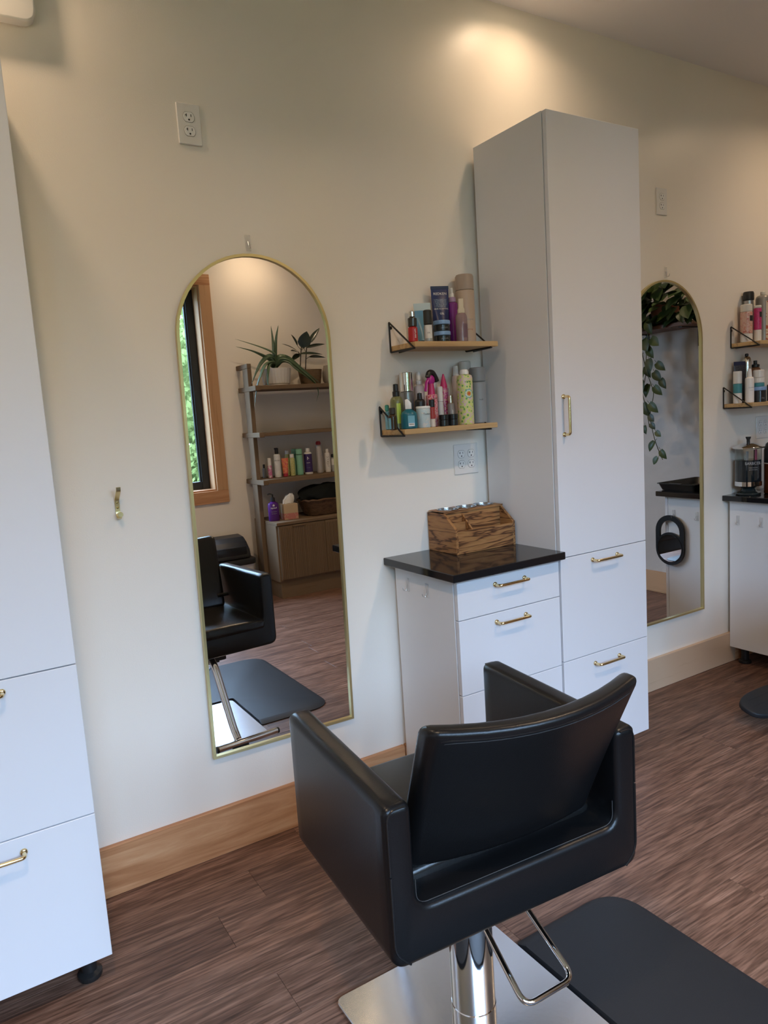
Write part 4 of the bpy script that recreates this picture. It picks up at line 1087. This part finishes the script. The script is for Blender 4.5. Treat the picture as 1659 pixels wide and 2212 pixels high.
a, c = bt(.0165, .145, .028, .0150); lad('slim_bottle', 'grey and white slim bottle, rightmost visible on ladder shelf', 2.333, 0, 0, [('body', a, mc('silver_grey_bottle', (.36, .35, .34), .35)), ('cap', c, PLASTIC_B), ('label', wrap_label(.0168, .055, .105, -1.2, 1.2), W_)])
# on the low cabinet
def pump_bottle():
    t = thing('lotion_pump', 'purple lotion bottle with black pump on ladder-shelf cabinet', 'bottle', (1.724, -3.135, .6024), (0, 0, PI + .3))
    obj('body', lathe([(0, 0), (.040, 0), (.043, .004), (.043, .125), (.038, .140), (.018, .152), (.014, .156), (0, .156)], 26, sy=.72), mc('violet', (.085, .02, .17), .25), t)
    p = obj('pump', lathe([(0, .156), (.017, .156), (.017, .180), (.012, .186), (.006, .190), (.006, .212), (0, .212)], 16), PLASTIC_B, t)
    obj('spout', tube(smooth_path([(0, 0, .214), (.03, 0, .216), (.038, 0, .208)], .006, 3), .006, 8), PLASTIC_B, p)
    for s, z, q in (('hempz', .105, .018), ('herbal body', .075, .009), ('moisturizer', .06, .009)):
        bm = text_bm(s, q)
        for v in bm.verts:
            x, z0 = v.co.x, v.co.y; v.co = Vector((x, -.72*math.sqrt(max(1e-5, .0434**2 - x*x)) - .0006, z + z0))
        obj('lettering', bm, INKW if q > .01 else INKG, t)
    # leaf emblem
    bm = bmesh.new()
    for k in range(7):
        a = PI/2 + (k - 3)*.42; L = .020 - abs(k-3)*.003
        tip = (math.cos(a)*L, .118 + math.sin(a)*L); m1 = (math.cos(a+.16)*L*.55, .118 + math.sin(a+.16)*L*.55); m2 = (math.cos(a-.16)*L*.55, .118 + math.sin(a-.16)*L*.55)
        bm.faces.new([bm.verts.new((x, -.72*math.sqrt(.0434**2 - x*x) - .0006, z)) for x, z in ((0, .118), m2, tip, m1)])
    obj('leaf_emblem', bm, INKW, t)
pump_bottle()
def tissue_box():
    t = thing('tissue_box', 'tan and pink tissue box with white tissue standing up', 'tissue box', (1.856, -3.140, .6024), (0, 0, .12))
    obj('box_upper', box(-.058, .058, -.058, .058, .050, .122, .001, 1), mc('tan_card', (.50, .37, .23), .6), t)
    obj('box_lower', box(-.058, .058, -.058, .058, 0, .0498, .001, 1), printed('blush_print', [(.50, .30, .20), (.48, .17, .14), (.52, .36, .24)], 18, .6, kind='noise'), t)
    bm = bmesh.new(); n = 14; rows = []
    for r_, (z, w, dx) in enumerate(((.122, .040, -.004), (.150, .046, .004), (.178, .034, .016), (.198, .012, .026))):
        rows.append([bm.verts.new((dx + w*math.cos(2*PI*k/n)*(1 + .15*math.sin(5*k)), .012*math.sin(2*PI*k/n) + .006*math.sin(3*k + r_), z + .006*math.sin(2.3*k + r_))) for k in range(n)])
    for A, C in zip(rows, rows[1:]):
        for k in range(n): bm.faces.new((A[k], A[(k+1) % n], C[(k+1) % n], C[k]))
    bm.faces.new(rows[-1])
    obj('tissue', bm, mc('tissue_paper', (.80, .80, .78), .8), t, angle=80)
tissue_box()
def basket():
    t = thing('wicker_basket', 'brown wicker basket on ladder-shelf cabinet', 'basket', (2.195, -3.175, .6024))
    WK = wood('wicker', [(.3, (.05, .025, .012)), (.6, (.13, .07, .035)), (.8, (.19, .11, .06))], (20, 20, 60), .6, bump=.6, randomise=False)
    bm = bmesh.new(); n = 36; rings = []
    K = 13
    for k in range(K + 1):
        f = k/K; a = .165 + .050*f; b = .105 + .030*f; z = .001 + .125*f
        P = []
        for i in range(n):
            q = 2*PI*i/n; c, s = math.cos(q), math.sin(q); e = .55
            bul = .0035*(1 if (i + k) % 2 else -1)
            P.append(bm.verts.new(((a + bul)*math.copysign(abs(c)**e, c), (b + bul)*math.copysign(abs(s)**e, s), z)))
        rings.append(P)
    for A, C in zip(rings, rings[1:]):
        for i in range(n): bm.faces.new((A[i], A[(i+1) % n], C[(i+1) % n], C[i]))
    bm.faces.new(rings[0]); obj('weave', bm, WK, t, angle=80)
    P = []
    for i in range(48):
        q = 2*PI*i/48; c, s = math.cos(q), math.sin(q); P.append((.217*math.copysign(abs(c)**.55, c), .137*math.copysign(abs(s)**.55, s), .128 + .003*math.sin(12*q)))
    obj('rim', tube(P, .009, 8, closed=True), WK, t)
    # heap of black towels inside
    bm = bmesh.new(); bmesh.ops.create_icosphere(bm, subdivisions=4, radius=1)
    for v in bm.verts:
        c = v.co.copy(); q = 1 + .07*math.sin(6*c.x + 3*c.y) + .05*math.sin(11*c.y + 5*c.z) + .04*math.sin(15*c.x - 7*c.z)
        v.co = Vector((c.x*.222*q, c.y*.128*q, .165 + max(-.06, c.z*.085*q)))
    tw = obj('towel_heap', bm, mat('black_towel', (.012, .014, .014), .95, spec=.1, bump=.5, bscale=150), None, (2.195, -3.175, .6024), angle=80)
    tag(tw, 'heap of black towels in the wicker basket', 'towels')
basket()

# waste bin under the window
def waste_bin():
    t = thing('waste_bin', 'white bin with black hooded lid beneath the window, in mirror', 'bin', (1.345, -3.245, 0))
    bm = bmesh.new(); rings = []
    for s, z in ((.80, .001), (.84, .02), (.97, .30), (.97, .305)):
        P = round_poly([(-.185*s, -.155*s), (.185*s, -.155*s), (.185*s, .155*s), (-.185*s, .155*s)], .05, 5); rings.append([bm.verts.new((*p, z)) for p in P])
    n = len(rings[0])
    for A, C in zip(rings, rings[1:]):
        for k in range(n): bm.faces.new((A[k], A[(k+1) % n], C[(k+1) % n], C[k]))
    bm.faces.new(rings[0]); bm.faces.new(rings[-1]); obj('body', bm, mc('bin_liner_white', (.55, .54, .53), .45), t)
    obj('rim', prism(round_poly([(-.192, -.162), (.192, -.162), (.192, .162), (-.192, .162)], .055, 5), 'z', .300, .345, .008, 2), PLASTIC_B, t)
    # hood, open towards the room
    hood = [(-.150, .345), (.140, .345), (.115, .415), (.055, .470), (.0, .500), (-.100, .512), (-.150, .490)]
    b = prism([(p[0], p[1]) for p in round_poly(hood, .02, 4)], 'x', -.155, .155, .015, 3)
    obj('hood', b, PLASTIC_B, t)
    obj('flap', box(-.125, .125, .093, .128, .36, .44, .006, 2), mat('flap_black', (.008, .009, .01), .25), t)
waste_bin()

# ------------------------------------------------------------------ plants
def leaf_mesh(L, w, fold=.25, droop=.25, heart=0., n=7, name='leaf'):
    bm = bmesh.new(); rows = []
    for i in range(n + 1):
        f = i/n
        ww = w/2*(math.sin(PI*min(1, f**.75*.97 + .03))**.8 if not heart else max(.0, math.sin(PI*(f*.82 + .18)))**.9*(1.08 - .08*f))
        if i == n: ww = .0004
        x = L*f - (heart*L*.0)
        z = -droop*L*f*f
        back = heart*w*.22*(1 - f)**3
        rows.append([bm.verts.new((x - back, s*ww, z + abs(s)*ww*fold)) for s in (-1, -.5, 0, .5, 1)])
    for A, C in zip(rows, rows[1:]):
        for k in range(4): bm.faces.new((A[k], A[k+1], C[k+1], C[k]))
    return finish(bm, 80)
def leafmat(name, a, b, rough=.4, trans=.15):
    m = mat(name, a, rough)
    nt = m.node_tree; p = nt.nodes['Principled BSDF']
    oi = nt.nodes.new('ShaderNodeObjectInfo'); r = ramp(nt, [(0, a), (1, b)]); nt.links.new(oi.outputs['Random'], r.inputs[0]); nt.links.new(r.outputs[0], p.inputs['Base Color'])
    return m
def aim(o, d, up=(0, 0, 1)):
    """turn local +x to direction d, keeping local z near up"""
    x = Vector(d).normalized(); z = Vector(up); z = (z - x*z.dot(x))
    if z.length < 1e-3: z = Vector((0, 1, 0)); z = z - x*z.dot(x)
    z.normalize(); y = z.cross(x)
    o.rotation_euler = Matrix((x, y, z)).transposed().to_euler()

def aloe():
    ox, oy, oz = 1.902, -3.275, 1.6554
    t = thing('aloe_plant', 'aloe with long arching leaves in white fluted pot', 'potted plant', (ox, oy, oz))
    POT = mat('white_ceramic', (.62, .60, .57), .45)
    bm = bmesh.new(); n = 72; rings = []
    for r, z, fl in ((.100, .0, 0), (.100, .012, 0), (.106, .016, 1), (.120, .125, 1), (.120, .134, 0), (.110, .134, 0), (.104, .105, 0)):
        rings.append([bm.verts.new(((r + (.0022 if (k % 3) else -.0022)*fl)*math.cos(2*PI*k/n), (r + (.0022 if (k % 3) else -.0022)*fl)*math.sin(2*PI*k/n), z + .0008)) for k in range(n)])
    for A, C in zip(rings, rings[1:]):
        for k in range(n): bm.faces.new((A[k], A[(k+1) % n], C[(k+1) % n], C[k]))
    bm.faces.new(rings[0]); obj('pot', bm, POT, t, angle=40)
    obj('soil', lathe([(0, .108), (.1045, .108), (.1045, .112), (0, .116)], 24), mat('soil', (.03, .02, .014), .95), t)
    AL = leafmat('aloe_green', (.055, .095, .05), (.10, .15, .085), .45)
    P = lambda a, b: (1.9 + .00053*(a - 720) - .00007*(b - 640), 1.843 - .00053*(b - 640))
    L = [([(722, 720), (700, 560), (640, 500), (420, 420), (40, 310)], .06, .016), ([(700, 700), (640, 620), (520, 570), (400, 530), (250, 480), (25, 425)], .10, .016),
         ([(715, 700), (690, 350), (650, 100)], -.02, .017), ([(728, 700), (705, 320), (730, 100)], .03, .017), ([(700, 680), (675, 480), (660, 340)], .03, .012),
         ([(705, 690), (670, 575), (560, 560), (430, 660), (350, 800), (290, 955)], .10, .017), ([(700, 700), (640, 650), (500, 680), (400, 820), (330, 1000), (300, 1280)], .16, .017),
         ([(705, 710), (650, 660), (560, 690), (510, 800), (500, 950), (525, 1060)], .15, .013), ([(740, 690), (760, 560), (900, 590), (1050, 720), (1250, 870), (1420, 990)], .09, .017),
         ([(745, 700), (790, 610), (900, 640), (1080, 800), (1270, 980), (1330, 1130), (1300, 1260)], .15, .018), ([(745, 710), (800, 640), (880, 660), (960, 760), (1150, 900), (1400, 1080)], .14, .015)]
    for pts, dy, w in L:
        q = []
        m = len(pts) - 1
        for i, (a, b) in enumerate(pts):
            x, z = P(a, b); f = i/m; q.append(Vector((x - ox, dy*min(1, f*1.5), z - oz)))
        # Catmull-Rom
        S = []
        for i in range(m):
            p0, p1, p2, p3 = q[max(i-1, 0)], q[i], q[i+1], q[min(i+2, m)]
            for k in range(5):
                u = k/5; S.append(.5*((2*p1) + (p2-p0)*u + (2*p0-5*p1+4*p2-p3)*u*u + (3*p1-p0-3*p2+p3)*u**3))
        S.append(q[-1]); N = len(S)
        rad = [1.45*w*(1 - (i/(N-1))**1.6) + .0006 for i in range(N)]
        obj('leaf', tube(S, w, 8, radii=rad, flat=.5), AL, t)
aloe()

def rubber_plant():
    ox, oy, oz = 2.210, -3.290, 1.6554
    t = thing('rubber_plant', 'dark-leaved rubber plant in woven brown pot', 'potted plant', (ox, oy, oz))
    WV = wood('woven_pot', [(.3, (.10, .06, .03)), (.7, (.20, .13, .07))], (10, 10, 120), .7, bump=.5, randomise=False)
    obj('pot', lathe([(0, .0005), (.080, .0005), (.098, .118), (.098, .122), (.090, .122), (.086, .10), (0, .10)], 32), WV, t)
    P = lambda a, b: (1.9 + .00053*(a - 720) - .00007*(b - 640), 1.843 - .00053*(b - 640))
    ST = mat('plant_stem', (.045, .035, .02), .6)
    for a0, a1 in ((1150, 1155), (1240, 1245)):
        p, q = P(a0, 760), P(a1, 420)
        obj('stem', tube([(p[0]-ox, .0, .098), ((p[0]+q[0])/2-ox, .004, (p[1]+q[1])/2-oz), (q[0]-ox, .006, q[1]-oz)], .0045, 8), ST, t)
    RL = leafmat('rubber_leaf', (.018, .028, .018), (.035, .05, .03), .25)
    for (b0, b1, w, d) in (((1090, 400), (975, 225), .05, .02), ((1190, 420), (1190, 195), .105, .05), ((1290, 360), (1425, 120), .05, .02), ((1250, 430), (1510, 360), .055, .05), ((1100, 480), (770, 355), .045, .09), ((1110, 500), (945, 465), .05, .05), ((1130, 520), (950, 615), .05, .06), ((1290, 570), (1525, 570), .055, .06), ((1130, 520), (1430, 520), .05, .10), ((1200, 440), (1130, 300), .06, -.04)):
        p, q = P(*b0), P(*b1)
        A = Vector((p[0]-ox, .006, p[1]-oz)); C = Vector((q[0]-ox, .006 + d, q[1]-oz)); L = (C - A).length
        o = obj('leaf', leaf_mesh(L, w, .22, .10), RL, t, A); aim(o, C - A, (0, .55, .85))
        sx = 1155 if abs(b0[0]-1150) < abs(b0[0]-1240) else 1243
        s = P(sx, min(600, b0[1] + 60)); obj('leaf_stalk', tube([(s[0]-ox, .005, s[1]-oz), tuple(A)], .0022, 6), ST, t)
rubber_plant()
def pale_pot():
    t = thing('ceramic_pot', 'pale ceramic pot at right end of the top ladder shelf', 'pot', (2.405, -3.29, 1.6554))
    obj('body', lathe([(0, .0005), (.05, .0005), (.072, .03), (.075, .10), (.060, .150), (.052, .150), (.06, .10), (.055, .03), (0, .02)], 28), mat('pale_clay', (.42, .37, .30), .6), t)
    obj('rim', lathe([(.050, .146), (.0615, .146), (.0615, .154), (.050, .154), (.050, .146)], 28, cap=False), mat('pale_clay', (.42, .37, .30), .6), t)
pale_pot()

def pothos():
    # wall shelf on the end wall and the trailing plant on it
    s = thing('wall_shelf', 'reddish board shelf on the end wall under the trailing plant', 'shelf', (WALL_END, -.98, 1.800))
    obj('board', box(-.245, -.001, -.30, .292, 0, .024, .002, 1), wood('red_board', [(.3, (.10, .045, .03)), (.7, (.20, .10, .065))], (30, 2, 30), .5), s)
    for y in (-.22, .18):
        obj('bracket', box(-.20, -.001, y - .012, y + .012, -.005, -.0002), BLACKMETAL, s); obj('bracket', box(-.006, -.001, y - .012, y + .012, -.12, -.0052), BLACKMETAL, s)
    ox, oy, oz = WALL_END - .125, -.965, 1.8244
    t = thing('trailing_plant', 'green trailing plant hanging from its shelf, seen in far mirror', 'potted plant', (ox, oy, oz))
    obj('pot', lathe([(0, 0), (.070, 0), (.092, .12), (.098, .12), (.098, .135), (.088, .135), (.08, .10), (0, .10)], 28), mat('terracotta', (.24, .10, .06), .75), t)
    PL = leafmat('pothos_leaf', (.016, .032, .009), (.042, .072, .018), .42)
    LMs = [leaf_mesh(1, .85, .22, .22, 1), leaf_mesh(1, .72, .35, .35, 1)]
    for m in LMs: m.materials.append(PL)
    YZ = lambda a, b: (-(.975 - .000636*(a - 200)) - oy, 1.803 - .000566*(b - 640) - oz)
    rr = random.Random(21)
    ST = mat('vine_stem', (.06, .075, .03), .6)
    def leaf(p, d, size, up):
        o = obj('leaf', LMs[rr.randrange(2)], None, t, p); aim(o, d, up); o.scale = (size, size, size)
    # bushy crown
    for k in range(150):
        a = rr.uniform(-330, 690); top = 560 - 470*math.sqrt(max(0, 1 - ((a - 230)/560)**2)); b = rr.uniform(max(90, top), 560)
        y, z = YZ(a, b); x = -.02 - rr.random()*.14
        d = Vector((-.5 - rr.random()*.5, rr.uniform(-.7, .7), rr.uniform(-.9, .25)))
        leaf(Vector((x, y, z)), d, rr.uniform(.070, .100), (-.75, 0, .6))
    vines = [[(150, 520), (215, 600), (180, 720), (150, 860), (170, 1000), (200, 1150), (235, 1350), (180, 1600), (240, 1750), (265, 1900), (300, 2080), (340, 2110)], [(120, 520), (100, 700), (110, 900), (140, 1100), (120, 1350), (185, 1560), (170, 1740)],
             [(60, 520), (40, 800), (70, 1100), (80, 1420), (60, 1700)], [(-120, 520), (-150, 900), (-110, 1200), (-140, 1500)]]
    for v in vines:
        q = [Vector((-.150 - .02*math.sin(i*1.7), *YZ(a, b))) for i, (a, b) in enumerate(v)]
        obj('vine', tube(smooth_path(q, .03, 4), .0024, 6), ST, t)
    spots = [(250, 755, 1, .07), (200, 850, .6, .07), (100, 930, -.6, .08), (215, 985, .3, .07), (305, 1030, 1, .07), (290, 1130, .7, .075), (70, 1040, -.5, .07), (365, 1215, .5, .065), (190, 1270, -.4, .075), (270, 1290, 1, .07), (100, 1360, -.6, .06), (130, 1480, .6, .085), (215, 1480, 1, .075), (110, 1570, -.6, .06), (215, 1610, .9, .05), (140, 1730, .2, .05), (240, 1700, .9, .045), (290, 1795, 1, .045), (262, 1915, -.5, .065), (330, 2015, .8, .06), (300, 2090, -.7, .05), (70, 740, -.5, .08), (90, 640, -.2, .09), (150, 760, .4, .08), (130, 1120, -.2, .07), (170, 1060, .5, .07), (60, 850, -.4, .08), (120, 1220, .2, .07), (90, 560, .1, .09), (200, 560, .4, .08)]
    for a, b, sd, size in spots:
        y, z = YZ(a, b)
        p = Vector((-.152 - rr.random()*.02, y, z))
        leaf(p, (-.28, sd*.9, -.55 - rr.random()*.4), size, (-.9, 0, .35))
        obj('leaf_stalk', tube([p, p + Vector((.01, -sd*.03, .025))], .0014, 5), ST, t)
    for a, b in ((-130, 700), (-160, 860), (-120, 1000), (-150, 1180), (-110, 1350), (-145, 1500), (30, 1250), (50, 1600)):
        y, z = YZ(a, b); leaf(Vector((-.152, y, z)), (-.3, rr.uniform(-1, 1), -.7), .07, (-.9, 0, .35))
pothos()

# ------------------------------------------------------------------ outside the window
def garden():
    struct('ground_outside', box(-25, 35, -30, WALL_OPP - .22, -.6, -.5), mat('lawn', (.05, .075, .03), .9))
    lm = bpy.data.materials.new('tree_leaf'); lm.use_nodes = True
    nt = lm.node_tree; nt.nodes.remove(nt.nodes['Principled BSDF']); L = nt.links
    d = nt.nodes.new('ShaderNodeBsdfDiffuse'); tr = nt.nodes.new('ShaderNodeBsdfTranslucent'); mx = nt.nodes.new('ShaderNodeMixShader'); mx.inputs[0].default_value = .45
    tc = nt.nodes.new('ShaderNodeTexCoord'); n = nt.nodes.new('ShaderNodeTexNoise'); n.inputs['Scale'].default_value = 1.3; n.inputs['Detail'].default_value = 4
    r = ramp(nt, [(.3, (.09, .125, .035)), (.7, (.26, .30, .11))])
    L.new(tc.outputs['Object'], n.inputs['Vector']); L.new(n.outputs['Fac'], r.inputs[0]); L.new(r.outputs[0], d.inputs[0]); L.new(r.outputs[0], tr.inputs[0])
    L.new(d.outputs[0], mx.inputs[1]); L.new(tr.outputs[0], mx.inputs[2]); L.new(mx.outputs[0], nt.nodes['Material Output'].inputs[0])
    rr = random.Random(4)
    bark = mat('bark', (.10, .07, .045), .9)
    rows = [(-9.4 + 4.1*k, -11.6 - .3*(k % 2), 4.75 + .2*(k % 3), 1.5, 'near') for k in range(7)] + [(-11.4 + 4.1*k, -15.6 - .3*(k % 2), 5.7 + .2*(k % 3), 1.5, 'far') for k in range(8)]  # far row added behind the gaps to keep low sky light out
    WHERE = {'near': ['leftmost of the near row of trees outside', 'second near tree outside, left of the window', 'third near tree outside, left half of the window view', 'fourth near tree outside, middle of the window view', 'light green tree seen through the window in mirror', 'sixth near tree outside, right of the window', 'rightmost of the near row of trees outside'],
             'far': ['leftmost of the added far trees, blocking low sky light', 'second added far tree, blocking sky light in near-row gaps', 'third added far tree, blocking sky light in near-row gaps', 'fourth added far tree, blocking sky light in near-row gaps', 'fifth added far tree, blocking sky light in near-row gaps', 'sixth added far tree, blocking sky light in near-row gaps', 'seventh added far tree, blocking sky light in near-row gaps', 'rightmost of the added far trees, blocking low sky light']}
    cnt = {'near': 0, 'far': 0}
    for (x, y, h, R, row) in rows:
        lab = WHERE[row][cnt[row]]; cnt[row] += 1
        t = thing('garden_tree', lab, 'tree', (x, y, -.5), group='trees beyond the window')
        obj('trunk', tube([(0, 0, 0), (.05, .03, 1.2), (-.04, 0, 2.6), (0, .05, h*.75)], .12, 8, radii=[.16, .13, .10, .05]), bark, t)
        vs, fs = [], []
        blobs = [(Vector((rr.uniform(-1, 1)*R*.8, rr.uniform(-1, 1)*R*.5, .5 + rr.random()*(h - .9))), rr.uniform(.55, 1.0)) for _ in range(30)]
        for c, br in blobs:
            for _ in range(480):
                dv = Vector((rr.gauss(0, 1), rr.gauss(0, 1), rr.gauss(0, 1))).normalized()*br*(rr.random()**.4)
                p = c + dv
                u = Vector((rr.gauss(0, 1), rr.gauss(0, 1), rr.gauss(0, 1))).normalized()*rr.uniform(.055, .10); w = u.orthogonal().normalized()*u.length*.5
                k = len(vs); vs += [p - u, p + w, p + u, p - w]; fs.append((k, k+1, k+2, k+3))
        me = bpy.data.meshes.new('foliage'); me.from_pydata([tuple(v) for v in vs], [], fs); me.materials.append(lm)
        o = bpy.data.objects.new('foliage', me); COL.objects.link(o); o.parent = t; o['kind'] = 'stuff'
garden()
